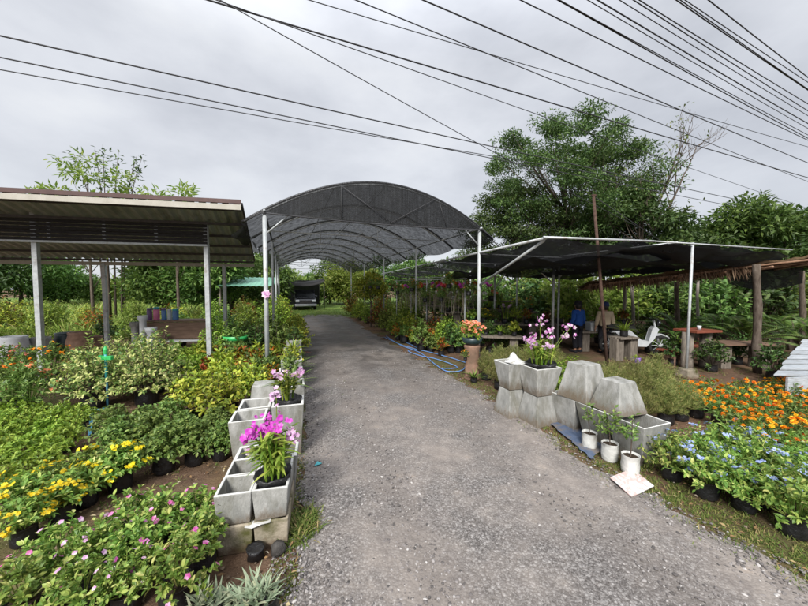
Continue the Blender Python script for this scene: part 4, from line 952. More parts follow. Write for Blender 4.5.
mb = MB(); mb.add(V, [(j*(ns_+1)+i, j*(ns_+1)+i+1, (j+1)*(ns_+1)+i+1, (j+1)*(ns_+1)+i) for j in range(nt_) for i in range(ns_)]); tn(mb, 'netting', NETA)
mb = MB(); V = []; n = 40
for i in range(n+1):
    s_ = -.36+(AW+.72)*i/n; zt = arc(s_)+.03; zl = min(zt-.005, 3.37-.05*sin(pi*np.clip(s_/AW,0,1))+.012*sin(9*s_))
    for k in range(7): V.append(ap(s_, -.05-.015*sin(s_*7)*k/6, zl+(zt-zl)*k/6))
mb.add(V, [(i*7+k, (i+1)*7+k, (i+1)*7+k+1, i*7+k+1) for i in range(n) for k in range(6)]); tn(mb, 'gable_net', NETG)
for (sa, za, sb, zb_) in ((.30,1,.52,0),(.52,0,.74,1),(.30,0,.30,1),(.80,0,.76,1)):
    mb = MB(); mb.tube([ap(AW*sa, -.085, arc(AW*sa)-.01 if za else 3.36), ap(AW*sb, -.085, arc(AW*sb)-.01 if zb_ else 3.36)], .009, 5); tn(mb, 'brace', M['cable'])
mb = MB(); mb.tube([ap(s_, -.06, min(arc(s_)+.02, 3.36-.05*sin(pi*np.clip(s_/AW,0,1)))) for s_ in np.linspace(-.36, AW+.36, 20)], .014, 6); tn(mb, 'hem_rope', M['cable'])
for k in range(10):
    t = k*2.09; r_ = .022
    mb = MB(); mb.tube([ap(s_, t, arc(s_)) for s_ in np.linspace(-.02, AW+.02, 19)], r_, 6); tn(mb, 'arch_pipe', M['steel'])
    mb = MB(); mb.tube([ap(s_, t, arc(s_)+.045) for s_ in np.linspace(-.4, AW+.4, 25)], [.030]*25, 6); tn(mb, 'net_seam', M['bag'])
    mb = MB(); mb.tube([ap(0,t,3.37), ap(AW,t,3.37)], .013, 6); tn(mb, 'tie_bar', M['steel'])
    if k % 2 == 0:
        for s_ in (AW*.3, AW*.5, AW*.7): mb = MB(); mb.tube([ap(s_,t,3.37), ap(s_,t,arc(s_))], .012, 5); tn(mb, 'strut', M['steel'])
        for (sa, sb) in ((AW*.3,AW*.12),(AW*.3,AW*.5),(AW*.7,AW*.5),(AW*.7,AW*.88)): mb = MB(); mb.tube([ap(sa,t,3.37), ap(sb,t,arc(sb))], .010, 5); tn(mb, 'brace', M['steel'])
    if k % 2 == 0:
        for s_ in (0, AW):
            mb = MB(); mb.tube([ap(s_,t,0), ap(s_,t,3.40)], .043 if k == 0 else .034, 10); tn(mb, 'post', M['white_steel'])
        for s_, sg in ((0,1),(AW,-1)): mb = MB(); mb.tube([ap(s_,t,2.95), ap(s_+sg*.45,t,3.37)], .016, 6); tn(mb, 'knee_brace', M['white_steel'])
for s_ in (0, AW): mb = MB(); mb.tube([ap(s_,-.1,3.405), ap(s_,TL,3.405)], .024, 6); tn(mb, 'eave_pipe', M['white_steel'])
for s_ in (AW*.27, AW*.5, AW*.73): mb = MB(); mb.tube([ap(s_,0,arc(s_)-.03), ap(s_,TL,arc(s_)-.03)], .012, 6); tn(mb, 'purlin', M['steel'])
# side net hanging beside the shed corner
mb = MB(); V = []
for j in range(13):
    for k in range(5):
        t = .1+j*.42; V.append(ap(-.40-.05*k+.02*sin(j*2+k), t, 3.12-.05*k*(1-j/14)-.02*sin(j*1.7)))
mb.add(V, [(j*5+k, (j+1)*5+k, (j+1)*5+k+1, j*5+k+1) for j in range(12) for k in range(4)]); tn(mb, 'side_net', NETA)
mb = MB(); rr = np.random.default_rng(4); mb.flowers(np.array([[0,0,0.],[.01,-.01,.02]]), np.array([[0,-1,.2],[0,-1,.1]]), np.array([.10,.06]), 7, .1, .7, 0, rr)
x, y, z = P(266, 294, 6.30); o = mb.obj('pinwheel', PET['lilac']); o.location = (x,y,z); tag(o, 'white and lilac flower ornament tied to the tunnel post', 'ornament')

# ================================================================== FLAT SHADE HOUSE
SA = np.array([2.56,5.8]); SB = np.array([8.6,7.35]); SW = np.array([-.258,.966]); SL = 15.6
shh = thing('shade_house', 'flat black shade net on pipes beside the arched tunnel', 'shade house', (0,0,0))
def hs_(mb, name, mat, smooth=True): return mb.obj(name, mat, shh, smooth)
def sp_(a, b, z): p = SA+(SB-SA)*a+SW*b; return (p[0], p[1], z)
NETF = netmat('flat_shade_net', .925, (.006,.006,.007), (1,.5,1), 3, .06, .015)
rr = np.random.default_rng(12)
def netz(a, b):
    bay = abs(sin(pi*b/2.6)); c = abs(sin(pi*a*2.0))
    return 2.80-.16*bay*(.4+.6*c)-.10*c-.12*max(0,a-.8)*5*.5+.025*sin(13*a+5*b)+.018*sin(31*a-7*b)
for (a0, a1, b0, b1, na, nb_, mt) in ((0,1,0,5.6,44,40,NETF),(0,.27,5.6,SL,12,70,netmat('strip_shade_net', .80, (.008,.008,.009), (2,2,.6), 4, .12, .02))):
    V = []
    for j in range(nb_+1):
        for i in range(na+1):
            a, b = a0+(a1-a0)*i/na, b0+(b1-b0)*j/nb_; V.append(sp_(a, b, netz(a, b)))
    mb = MB(); mb.add(V, [(j*(na+1)+i, j*(na+1)+i+1, (j+1)*(na+1)+i+1, (j+1)*(na+1)+i) for j in range(nb_) for i in range(na)]); hs_(mb, 'netting', mt)
V = []; na3, nb3 = 90, 7
for i in range(na3+1):
    a = .30+.78*i/na3
    for j in range(nb3+1):
        q = j/nb3; dp = (.20+.13*abs(sin(5.5*a+.6))+.05*sin(23*a))*min(1,(a-.28)*6)
        V.append(sp_(a, .10+.55*q+.05*sin(17*a+3*q), 2.81-.06*max(0,a-.8)*8-dp*sin(pi*min(1,q*.75))+.03*sin(40*a+9*q)))
mb = MB(); mb.add(V, [(i*(nb3+1)+j, (i+1)*(nb3+1)+j, (i+1)*(nb3+1)+j+1, i*(nb3+1)+j+1) for i in range(na3) for j in range(nb3)]); hs_(mb, 'bunched_net', NETF)
# loose second layer bunched in folds under the front bays
V = []; na2, nb2 = 60, 16
for j in range(nb2+1):
    for i in range(na2+1):
        a, b = .02+.98*i/na2, .5+4.4*j/nb2
        V.append(sp_(a, b+.12*sin(9*a), 2.60-.17*abs(sin(pi*a*3.0+.4))-.05*sin(j*1.3+9*a)+.04*sin(21*a+j)-.03*j*.4))
mb = MB(); mb.add(V, [(j*(na2+1)+i, j*(na2+1)+i+1, (j+1)*(na2+1)+i+1, (j+1)*(na2+1)+i) for j in range(nb2) for i in range(na2)]); hs_(mb, 'lining_net', NETF)
mb = MB(); mb.tube([sp_(0,0,2.80), sp_(0,SL,2.80)], .026, 8); hs_(mb, 'side_rail', M['steel'])
mb = MB(); mb.tube([sp_(-.01,0,2.81), sp_(.40,0,2.83)], .022, 8); hs_(mb, 'front_rail', M['steel'])
mb = MB(); mb.tube([sp_(.40,0,2.83), sp_(1.06,0,2.78)], .014, 8); hs_(mb, 'front_cable', M['steel'])
mb = MB(); mb.tube([sp_(.5,.0,2.83), sp_(.36,4.0,2.75)], .018, 6); hs_(mb, 'cross_rail', M['white_steel'])
for b in (2.6,5.2,7.8,10.4,13): mb = MB(); mb.tube([sp_(0,b,2.78), sp_(1 if b < 5.5 else .25,b,2.68)], .018, 6); hs_(mb, 'cross_rail', M['steel'])
mb = MB(); mb.tube([(1.93,8.13,1.98), sp_(.012,.15,2.78)], .028, 8); hs_(mb, 'strut', M['steel'])
for (px, py, zt, rad) in ((552,353,2.66,.038),(557.5,349,2.66,.032),(516,341,2.68,.026),(494,344,2.7,.03),(576,330,2.6,.03),(470,330,2.7,.03),(444,326,2.7,.03)):
    x, y, _ = G(px, py); mb = MB(); mb.tube([(x,y,0),(x,y,zt)], rad, 8); hs_(mb, 'post', M['steel'])
for (px, py, dx, dz) in ((552,353,-.75,.6),(494,344,.5,.75),(557.5,349,.35,.4)):
    x, y, _ = G(px, py); mb = MB(); mb.tube([(x,y,2.62-dz),(x+dx,y-.1,2.64)], .02, 6); hs_(mb, 'strut', M['steel'])
x, y, _ = G(686,378); mb = MB(); mb.tube([(x,y,.1),(x+.04,y+.02,2.84)], .026, 8); hs_(mb, 'post', M['white_steel'])
blocks(x+.02, y+.02, 'rough cement block at the foot of the pale pole', size=(.30,.30,.20))
mb = MB(); mb.tube([(2.3,7.0,2.02),(0.4,11.5,2.05)], .014, 6); mb.tube([(0.4,11.5,2.05),(-.4,14,2.05)], .014, 6)
# rusty pole
x0, y0, _ = G(608,376); x1, y1, z1 = P(593.5,196, y0+.05)
rp = thing('rusty_pole', 'tall thin rusty pole rising through the black net', 'pole', (x0,y0,0))
mb = MB(); mb.tube([(0,0,0),((x1-x0)*.5,.02,z1*.5),(x1-x0,y1-y0,z1)], [.034,.032,.028], 8); mb.obj('shaft', M['rust'], rp, True)
mb = MB(); mb.box((x1-x0,y1-y0,z1+.01), (.09,.06,.04)); mb.obj('cap', M['rust'], rp, False, .005)

# ================================================================== BAMBOO LEAN-TO, WOODEN POSTS
E0 = np.array([5.15,8.9,1.98]); E1 = np.array([10.2,6.75,2.66]); EB = np.array([.40,.92,-.06])
lt = thing('bamboo_shelter', 'rough lean-to roof of bamboo poles and thatch on tree trunk posts', 'shelter', (0,0,0))
rr = np.random.default_rng(31)
for k in range(9):
    o_ = EB*(.0+.30*k)+np.array([0,0,rr.uniform(-.02,.02)]); a = E0+o_+rr.normal(0,.04,3)*np.array([1,1,.5]); b = E1+o_+rr.normal(0,.04,3)*np.array([3,1,.7])
    mb = MB(); t = np.linspace(0,1,7)[:,None]; mb.tube(a+(b-a)*t+rr.normal(0,.012,(7,3)), np.linspace(.030,.020,7), 7); mb.obj('bamboo_pole', M['bamboo'], lt, True)
for k in range(7):
    t = .06+k*.15; a = E0+(E1-E0)*t-EB*.15-np.array([0,0,.055]); b = a+EB*2.9
    mb = MB(); mb.tube([a,(a+b)/2,b], [.028,.026,.022], 7); mb.obj('rafter', M['bamboo'], lt, True)
mb = MB(); V = []; n1, n2 = 40, 14
for j in range(n2+1):
    for i in range(n1+1):
        p = E0+(E1-E0)*(i/n1)+EB*(.12+2.6*j/n2); V.append((p[0]+rr.normal(0,.02), p[1]+rr.normal(0,.04), p[2]+.055+rr.uniform(-.02,.035)))
mb.add(V, [(j*(n1+1)+i, j*(n1+1)+i+1, (j+1)*(n1+1)+i+1, (j+1)*(n1+1)+i) for j in range(n2) for i in range(n1)])
o = mb.obj('thatch', M['thatch'], lt); md = o.modifiers.new('s','SOLIDIFY'); md.thickness = .05; md.offset = 1
rf = np.random.default_rng(61); n = 900; t = rf.uniform(0,.62,n); q = E0+(E1-E0)*t[:,None]+EB*rf.uniform(-.05,.5,n)[:,None]+np.array([0,0,.03])
mb = MB(); mb.blades(q, np.stack([rf.normal(0,.25,n), -.35+rf.normal(0,.2,n), np.full(n,-1.0)],1), rf.uniform(.10,.34,n), rf.uniform(.012,.03,n), .1, 0, 3); mb.obj('straw_fringe', leafmat('straw', [(0,(.07,.045,.03)),(.6,(.16,.10,.065)),(1,(.30,.21,.14))], .8, .1, .1), lt)['kind'] = 'stuff'
def trunkpost(px, py, pxt, zt, r_, mat='bark'):
    x, y, _ = G(px, py); xt, yt, _ = P(pxt, 300, y); mb = MB(); t = np.linspace(0,1,9)
    pts = np.stack([x+(xt-x)*t+.03*np.sin(t*7+px), y+.02*np.cos(t*5+px), zt*t],1); mb.tube(pts, r_*(1-.25*t)*(1+.12*np.sin(t*17+px)), 9); mb.obj('post', M[mat], lt, True)
trunkpost(758,373,755,2.42,.085); trunkpost(803,352,800,2.4,.08); trunkpost(624,343,624,2.0,.06,'bark_pale'); trunkpost(633,341,632,2.0,.06,'bark_pale'); trunkpost(677,346,676,2.1,.075); trunkpost(697,344,697,2.15,.05,'bark_pale')
mb = MB(); V = []
for j in range(7):
    for k in range(5): V.append((9.0+.22*j, 8.9-.1*j, 2.42-.10*k-.07*sin(pi*j/6)*k*.6))
mb.add(V, [(j*5+k, (j+1)*5+k, (j+1)*5+k+1, j*5+k+1) for j in range(6) for k in range(4)]); mb.obj('hanging_net', NETF, lt, True)

# red benches / tables on stumps, white slat platform
def bench(label, x, y, L, W_, h, rz, mat='redwood', name='plank_table', legs='block', cat='table'):
    o = thing(name, label, cat, (x,y,0), rz)
    for k in range(3): mb = MB(); mb.box((0,(k-1)*W_/3,h-.025), (L+RNG.uniform(-.05,.05), W_/3-.012, .05)); mb.obj('plank', M[mat], o, False, .006)
    for sx in (-L*.36, L*.36):
        mb = MB()
        if legs == 'block': mb.box((sx,0,(h-.05)/2), (.22,W_*.6,h-.052)); mb.obj('leg', M['terracotta' if mat == 'redwood' else 'wood_old'], o, False, .01)
        else: mb.lathe([(.13,0),(.12,.1),(.115,h-.052)], 12, 0, (sx,0,0), .05, np.random.default_rng(3)); mb.obj('leg', M['wood_old'], o, True)
    return o
bench('long red plank bench beside the white motorbike', 7.05, 8.15, 1.5, .45, .40, R(33))
bench('red tabletop with a white cup on tree stump legs', 6.95, 7.55, .75, .55, .92, R(12), 'redwood', 'stump_table', 'stump')
bench('low brown plank table behind the marigold bed', 8.0, 7.55, 1.2, .6, .62, R(-6), 'counter')
bench('grey weathered plank shelf under the orchid rail', 2.5, 8.9, 1.5, .5, .58, R(-15), 'wood_old', 'plank_shelf', 'block', 'shelf')
mb = MB(); mb.lathe([(.035,0),(.045,.09),(.04,.09),(.03,.015)], 12); o = mb.obj('cup', M['white'], None, True); o.location = (6.95,7.5,.922); tag(o, 'small white cup standing on the red tabletop', 'cup')
pl = thing('slatted_platform', 'low platform of white painted planks behind the marigold bed', 'platform', (0,0,0))
for k in range(8):
    p = np.array([5.95,5.10])+np.array([3.0,2.0])*(k/8); q = p+np.array([3.0,2.0])*(.80/8); jx = RNG.uniform(-.03,.03)
    z = .48+.035*k; poly = [(p[0]+jx,p[1]),(p[0]+2.6,p[1]-.12),(q[0]+2.6,q[1]-.12),(q[0]+jx,q[1])]
    mb = MB(); mb.add([(a,b,z) for a,b in poly]+[(a,b,z+.03+.014*(i in (2,3))) for i,(a,b) in enumerate(poly)], [(3,2,1,0),(4,5,6,7),(0,1,5,4),(1,2,6,5),(2,3,7,6),(3,0,4,7)]); mb.obj('plank', M['old_white'], pl, False, .004)
mb = MB(); mb.box((6.25,4.98,.26), (.50,.03,.48), R(6)); mb.obj('end_board', M['old_white'], pl)
for (x, y) in ((6.8,5.3),(8.4,5.3),(8.3,6.8),(9.8,6.8)): mb = MB(); mb.box((x,y,.235), (.07,.07,.47)); mb.obj('leg', M['wood_old'], pl)

# ================================================================== ORCHID RAIL
rl = thing('orchid_rail', 'pipe rails with hooks carrying the hanging orchids', 'rail', (0,0,0))
RA, RB = np.array([-.35,13.2]), np.array([2.0,10.2])
for dy, zz in ((0,2.2),(.75,2.3)):
    mb = MB(); mb.tube([(RA[0]+dy*.8,RA[1]+dy*.5,zz),(RB[0]+dy*.8,RB[1]+dy*.5,zz)], .018, 6); mb.obj('rail', M['steel'], rl, True)
    for t in (0.02,.5,.98):
        p = RA+(RB-RA)*t; mb = MB(); mb.tube([(p[0]+dy*.8,p[1]+dy*.5,0),(p[0]+dy*.8,p[1]+dy*.5,zz)], .022, 6); mb.obj('post', M['steel'], rl, True)
for row_, (dy, zz, nm) in enumerate(((0,2.2,'front rail'),(.75,2.3,'rear rail'))):
    for k in range(14):
        p = RA+(RB-RA)*((k+.5)/14)
        place('vanda', 'hanging_orchid', f'hanging orchid with bare grey roots, {ORD[k]} from the far end of the {nm}', 'orchid', p[0]+dy*.8, p[1]+dy*.5, zz, 'orchids hanging from pipe rails', 1.0)
for k in range(12):
    t = k/11; p = RA+(RB-RA)*t
    place('potorchid', 'bench_orchid', f'flowering orchid in a pot below the rail, {ORD[k]} from the lane end', 'orchid', p[0]+1.5+RNG.uniform(-.1,.1), p[1]+1.2, 1.15 if k % 2 else 1.45, 'potted orchids on the stand behind the rail', 1.3)
st = thing('plant_stand', 'stepped grey plank stand behind the hanging orchids', 'stand', (0,0,0))
for off, h in ((1.35,1.12),(1.65,1.42)):
    a = RA+np.array([off-.02 if off < 1.5 else off-.0,1.2+(.12 if off > 1.5 else -.08)]); b = RB+np.array([off,1.2+(.12 if off > 1.5 else -.08)]); d = Vector((b[0]-a[0], b[1]-a[1], 0)); rz = atan2(d.y, d.x); c = (a+b)/2
    mb = MB(); mb.box((c[0],c[1],h), (d.length+.5,.42,.04), rz); mb.obj('shelf', M['wood_old'], st)
    for t in (.03,.5,.97): q = a+(b-a)*t; mb = MB(); mb.box((q[0],q[1],h/2-.02), (.06,.06,h-.04), rz); mb.obj('leg', M['wood_old'], st)
# flower bowl on a terracotta column by the tunnel post
x, y = 1.42, 6.62
mb = MB(); mb.lathe([(.17,0),(.17,.04),(.145,.08),(.15,.3),(.14,.34),(.155,.38),(.15,.62),(.17,.68),(.16,.72)], 14, 0, (0,0,0), .02, np.random.default_rng(2))
o = mb.obj('clay_column', M['terracotta'], None, True); o.location = (x,y,0); tag(o, 'weathered clay column carrying a flower bowl', 'column')
fbowl = thing('flower_bowl', 'dark round bowl full of salmon flowers on the clay column', 'flower bowl', (x,y,.721))
mb = MB(); mb.lathe([(.10,0),(.19,.05),(.215,.16),(.20,.16),(.17,.07)], 16); mb.obj('bowl', M['darkpot'], fbowl, True)
rr = np.random.default_rng(77); S, E = shoots(rr, 34, .26, .34, .12, .15); mb = MB(); leafy(mb, rr, S, E, 10, .09, .035, .3); mb.obj('foliage', LEAF['lime'], fbowl)
mb = MB(); c = np.repeat(E[:26], 4, 0)+rr.normal(0,.03,(104,3))+UP*.03; mb.flowers(c, nz(UP+rr.normal(0,.4,c.shape)+np.array([0,-.4,0])), .034*rr.uniform(.8,1.1,104), 5, .15, .85, 0, rr); mb.obj('blossoms', PET['coral'], fbowl)
o = place('ixora', 'red_flower_plant', 'small plant with red flowers at the clay column', 'flower plant', x-.16, y-.1, .42, None, .25, var=1)
place('strap', 'column_plant', 'leafy dark pot plant at the foot of the clay column', 'pot plant', x-.02, y-.28, 0, None, .6, var=0)
for k in range(4): place(['strap','shrub','strap','croton'][k], 'shelf_plant', f'leafy pot plant standing on the grey shelf, {ORD[k]} from the lane', 'pot plant', 1.95+.36*k, 9.05-.1*k, .58, 'pot plants on the grey shelf', [.6,.42,.6,.6][k])
for tn_, (x0_, y0_, x1_, y1_, hh_) in enumerate([(2.3,10.6,4.3,10.3,.75),(1.6,11.6,4.6,11.6,1.05),(4.9,10.9,7.2,10.5,.7)]):
    L_ = sqrt((x1_-x0_)**2+(y1_-y0_)**2)
    bench(['long grey plant table behind the clay column','higher plant table along the thicket under the net','grey plant table behind the two people'][tn_], (x0_+x1_)/2, (y0_+y1_)/2, L_+.3, .55, hh_, atan2(y1_-y0_, x1_-x0_), 'wood_old', 'plant_table', 'block', 'plant table')
    for k in range(7):
        t = k/6; kd = ['lowgreen','croton','potorchid','marigold_y','strap','gold','ixora'][(k*3+tn_*2) % 7]
        place(kd, 'table_top_plant', f'pot plant on the {["table behind the clay column","higher table by the thicket","table behind the two people"][tn_]}, {ORD[k]} from the lane', 'pot plant', x0_+(x1_-x0_)*t, y0_+(y1_-y0_)*t, hh_, 'pot plants on the plant tables', {'lowgreen':1.6,'croton':.75,'potorchid':1.2,'marigold_y':1.1,'strap':.8,'gold':.6,'ixora':.6}[kd])
# hanging purple pot
px_, py_, pz_ = P(637,357, 7.6)
hp = thing('hanging_pot', 'small purple pot of yellow green leaves hanging by a wire', 'hanging pot', (px_,py_,pz_-.15))
mb = MB(); mb.lathe([(.06,0),(.085,.14),(.075,.14),(.06,.03)], 14); mb.obj('pot', M['purple'], hp, True)
rr = np.random.default_rng(8); n = 26; a = rr.uniform(0,6.28,n); el = rr.uniform(.2,1.2,n); mb = MB(); mb.blades(np.tile([0,0,.12],(n,1)), np.stack([np.cos(a)*np.cos(el),np.sin(a)*np.cos(el),np.sin(el)],1), rr.uniform(.12,.22,n), .03, .7, 0, 4); mb.obj('foliage', LEAF['gold'], hp)
mb = MB(); mb.tube([(0,0,.13),(.01,.02,2.2-pz_+.3)], .003, 4); mb.obj('wire', M['darksteel'], hp)
px_, py_, pz_ = P(624,331, 8.4)
place('strap', 'table_plant', 'yellow striped arching plant next to the motorbike', 'pot plant', px_, py_, .62, None, .85, var=3)
tb = bench('small grey plank stand under the striped plant', px_, py_, .6, .4, .62, .2, 'wood_old', 'plank_shelf', 'block', 'shelf')
px_, py_, pz_ = P(596,326, 9.6); mb = MB(); mb.box((0,0,.13), (.46,.30,.26), 0,0,None,1.12); o = mb.obj('plastic_tub', M['white'], None, False, .02); o.location = (px_,py_,.62); tag(o, 'white plastic tub between the two people', 'tub')
bench('plank stand holding the white plastic tub', px_, py_+.02, 1.0, .45, .615, .05, 'wood_old', 'plank_shelf', 'block', 'shelf')
# hose
def hose(label, pix, seed, rad=.011):
    rr = np.random.default_rng(seed); pts = [G(*p) for p in pix]; P3 = []
    for i in range(len(pts)-1):
        for t in np.linspace(0,1,5)[:-1]:
            p0 = np.array(pts[max(i-1,0)]); p1 = np.array(pts[i]); p2 = np.array(pts[i+1]); p3 = np.array(pts[min(i+2,len(pts)-1)])
            q = .5*((2*p1)+(-p0+p2)*t+(2*p0-5*p1+4*p2-p3)*t*t+(-p0+3*p1-3*p2+p3)*t**3); P3.append(q)
    P3 = np.array(P3+[pts[-1]]); P3[:,2] = .035+rr.uniform(0,.008,len(P3)); mb = MB(); mb.tube(P3, rad, 6)
    tag(mb.obj('garden_hose', M['hose'], None, True), label, 'hose', 'blue hoses at the edge of the lane')
hose('blue hose looping widest over the gravel', [(386,337),(400,346),(420,354),(434,365),(447,373),(462,372),(466,366)], 1)
hose('blue hose running straight along the plant edge', [(384,338),(404,347),(428,353),(450,359),(468,365)], 2)
hose('blue hose coiled in the middle of the tangle', [(405,343),(418,350),(408,352),(420,357),(438,361),(458,369),(442,370)], 3)

# ================================================================== PICKUP UNDER THE BLACK TARP
rzv = .347
tk = thing('pickup_truck', 'dark pickup with pale bonnet edges parked nose out under black tarp', 'pickup', (-8.35,27.2,0), rzv)
M['paint'] = surf('dark_car_paint', [(.3,(.012,.014,.018)),(.7,(.02,.022,.028))], 3, .25, 0, 40, .6)
M['silver'] = surf('silver_car_paint', [(.3,(.30,.31,.33)),(.7,(.38,.39,.41))], 3, .3, 0, 40, .6, .3)
mb = MB(); mb.prism([(-.05,.42),(-.02,.78),(.12,1.0),(1.25,1.08),(1.95,1.70),(3.15,1.74),(3.45,1.12),(5.1,1.10),(5.15,.45)], 0, -.86, .86); mb.obj('body', M['paint'], tk, False, .05)
mb = MB(); mb.prism([(1.30,1.11),(1.93,1.66),(1.91,1.69),(1.26,1.12)], 0, -.72, .72); mb.obj('windscreen', M['glass'], tk)
mb = MB(); mb.box((0,.55,1.055), (1.5,1.0,.035)); mb.obj('bonnet', M['paint'], tk, False, .02)
mb = MB()
for k in range(4): mb.box((0,-.075,.62+k*.075), (.95,.03,.035))
mb.obj('grille', M['darksteel'], tk)
mb = MB(); mb.box((0,-.12,.45), (1.76,.2,.20)); mb.obj('bumper', M['silver'], tk, False, .03)
mb = MB(); mb.box((0,-.235,.46), (.36,.012,.12)); mb.obj('number_plate', M['white'], tk)
for sx in (-.68,.68): mb = MB(); mb.box((sx,-.05,.80), (.30,.10,.17)); mb.obj('headlight', M['white'], tk, False, .03)
for sx in (-.98,.98): mb = MB(); mb.box((sx,1.35,1.16), (.16,.10,.16)); mb.obj('wing_mirror', M['paint'], tk, False, .02)
for sx in (-.80,.80):
    for sy in (.85,4.1):
        prof = [(.20,-.11),(.34,-.11),(.365,-.06),(.365,.06),(.34,.11),(.20,.11)]
        mb = MB(); mb.lathe(prof, 18); mb.v[-1] = mb.v[-1][:,[2,0,1]]+np.array([sx,sy,.365]); w_ = mb.obj('wheel', M['rubber'], tk, True)
        mb = MB(); mb.lathe([(.06,-.115),(.21,-.10),(.21,.10),(.06,.115)], 14); mb.v[-1] = mb.v[-1][:,[2,0,1]]+np.array([sx,sy,.365]); mb.obj('rim', M['silver'], w_, True)
cp = thing('tarp_carport', 'black net carport sagging over the parked pickup', 'carport', (-8.75,28.0,0), rzv)
for sx in (-2.0,1.75):
    for sy in (.3,5.2): mb = MB(); mb.tube([(sx,sy,0),(sx,sy,2.75)], .04, 8); mb.obj('post', M['darksteel'], cp, True)
NETC = netmat('carport_net', .985, (.007,.007,.008), (1,1,1), 4, .02, .01)
V = []
for j in range(15):
    for i in range(15):
        a, b = i/14, j/14; V.append((-2.0+3.75*a, .1+5.1*b, 2.75-.45*sin(pi*a)*(1-.5*b)-.06*sin(9*a+4*b)))
for i in range(15):
    a = i/14; V.append((-2.0+3.75*a, .05, 2.45-.42*sin(pi*a)**.8))
F = [(j*15+i, j*15+i+1, (j+1)*15+i+1, (j+1)*15+i) for j in range(14) for i in range(14)]+[(225+i, 226+i, i+1, i) for i in range(14)]
mb = MB(); mb.add(V, F); mb.obj('tarp', NETC, cp, True)
mb = MB(); mb.add([(-2.0,5.25,2.7),(1.75,5.25,2.7),(1.75,5.3,.2),(-2.0,5.3,.2)], [(0,1,2,3)]); mb.obj('rear_sheet', NETC, cp)
# mint roofed hut beyond
x, y, _ = P(250, 283, 17.5); ht = thing('mint_roof_hut', 'small open hut with a mint green roof beyond the shed', 'hut', (x,y,0), .3)
mb = MB(); V = []; n = 40
for i in range(n+1):
    for j in range(2): V.append((-1.3+2.6*i/n, -1.3+2.4*j, 2.0+.5*j+(.025 if i%4 in (1,2) else 0)))
mb.add(V, [(2*i,2*i+2,2*i+3,2*i+1) for i in range(n)]); o = mb.obj('roof', M['mint'], ht); md = o.modifiers.new('s','SOLIDIFY'); md.thickness = .02
for sx in (-1.2,1.2):
    for sy, hz in ((-1.2,2.0),(1.0,2.45)): mb = MB(); mb.tube([(sx,sy,0),(sx,sy,hz)], .05, 8); mb.obj('post', M['wood_old'], ht, True)

# ================================================================== MOTORBIKE
mk = thing('motorbike', 'white motorbike parked half behind the plant table', 'motorbike', (6.50,8.95,0), R(-12))
for sy in (-.62,.62):
    prof = [(.22,-.03),(.28,-.045),(.30,0),(.28,.045),(.22,.03)]
    mb = MB(); mb.lathe(prof+[prof[0]], 24, 0, (0,0,0), 0, None, False); mb.v[-1] = mb.v[-1][:,[0,2,1]]*np.array([1,1,1])+np.array([sy,0,.30]); w_ = mb.obj('wheel', M['rubber'], mk, True)
    mb = MB()
    for k in range(5): a = k*pi/5; mb.tube([(sy+.23*cos(a),0,.30+.23*sin(a)),(sy-.23*cos(a),0,.30-.23*sin(a))], .012, 5)
    mb.lathe([(.05,-.05),(.05,.05)], 10); mb.v[-1] = mb.v[-1][:,[0,2,1]]+np.array([sy,0,.30]); mb.obj('rim', M['steel'], w_, True)
mb = MB(); mb.prism([(-.60,.66),(-.2,.74),(.15,.42),(.30,.42),(.38,.76),(.45,.84),(.53,.76),(.43,.5),(.25,.28),(-.15,.28),(-.30,.42),(-.52,.66)], 1, -.10, .10); mb.obj('body', M['white'], mk, False, .03)
mb = MB(); mb.prism([(-.70,.78),(-.15,.76),(.0,.70),(-.1,.83),(-.45,.86),(-.72,.84)], 1, -.12, .12); mb.obj('seat', M['rubber'], mk, False, .02)
mb = MB(); mb.tube([(.60,0,.30),(.50,0,.75),(.44,0,1.02)], .03, 8); mb.obj('fork', M['steel'], mk, True)
mb = MB(); mb.tube([(.36,-.34,1.06),(.44,-.12,1.03),(.44,.12,1.03),(.36,.34,1.06)], .016, 8); mb.obj('handlebar', M['rubber'], mk, True)
mb = MB(); mb.lathe([(.02,-.05),(.08,0),(.09,.05)], 12); mb.v[-1] = mb.v[-1][:,[2,0,1]]*np.array([-1,1,1])+np.array([.58,0,.93]); mb.obj('headlight', M['glass'], mk, True)
mb = MB(); mb.prism([(.34,.48),(.45,.60),(.62,.64),(.78,.58),(.84,.50),(.77,.55),(.62,.605),(.47,.57)], 1, -.06, .06); mb.obj('mudguard', M['white'], mk)

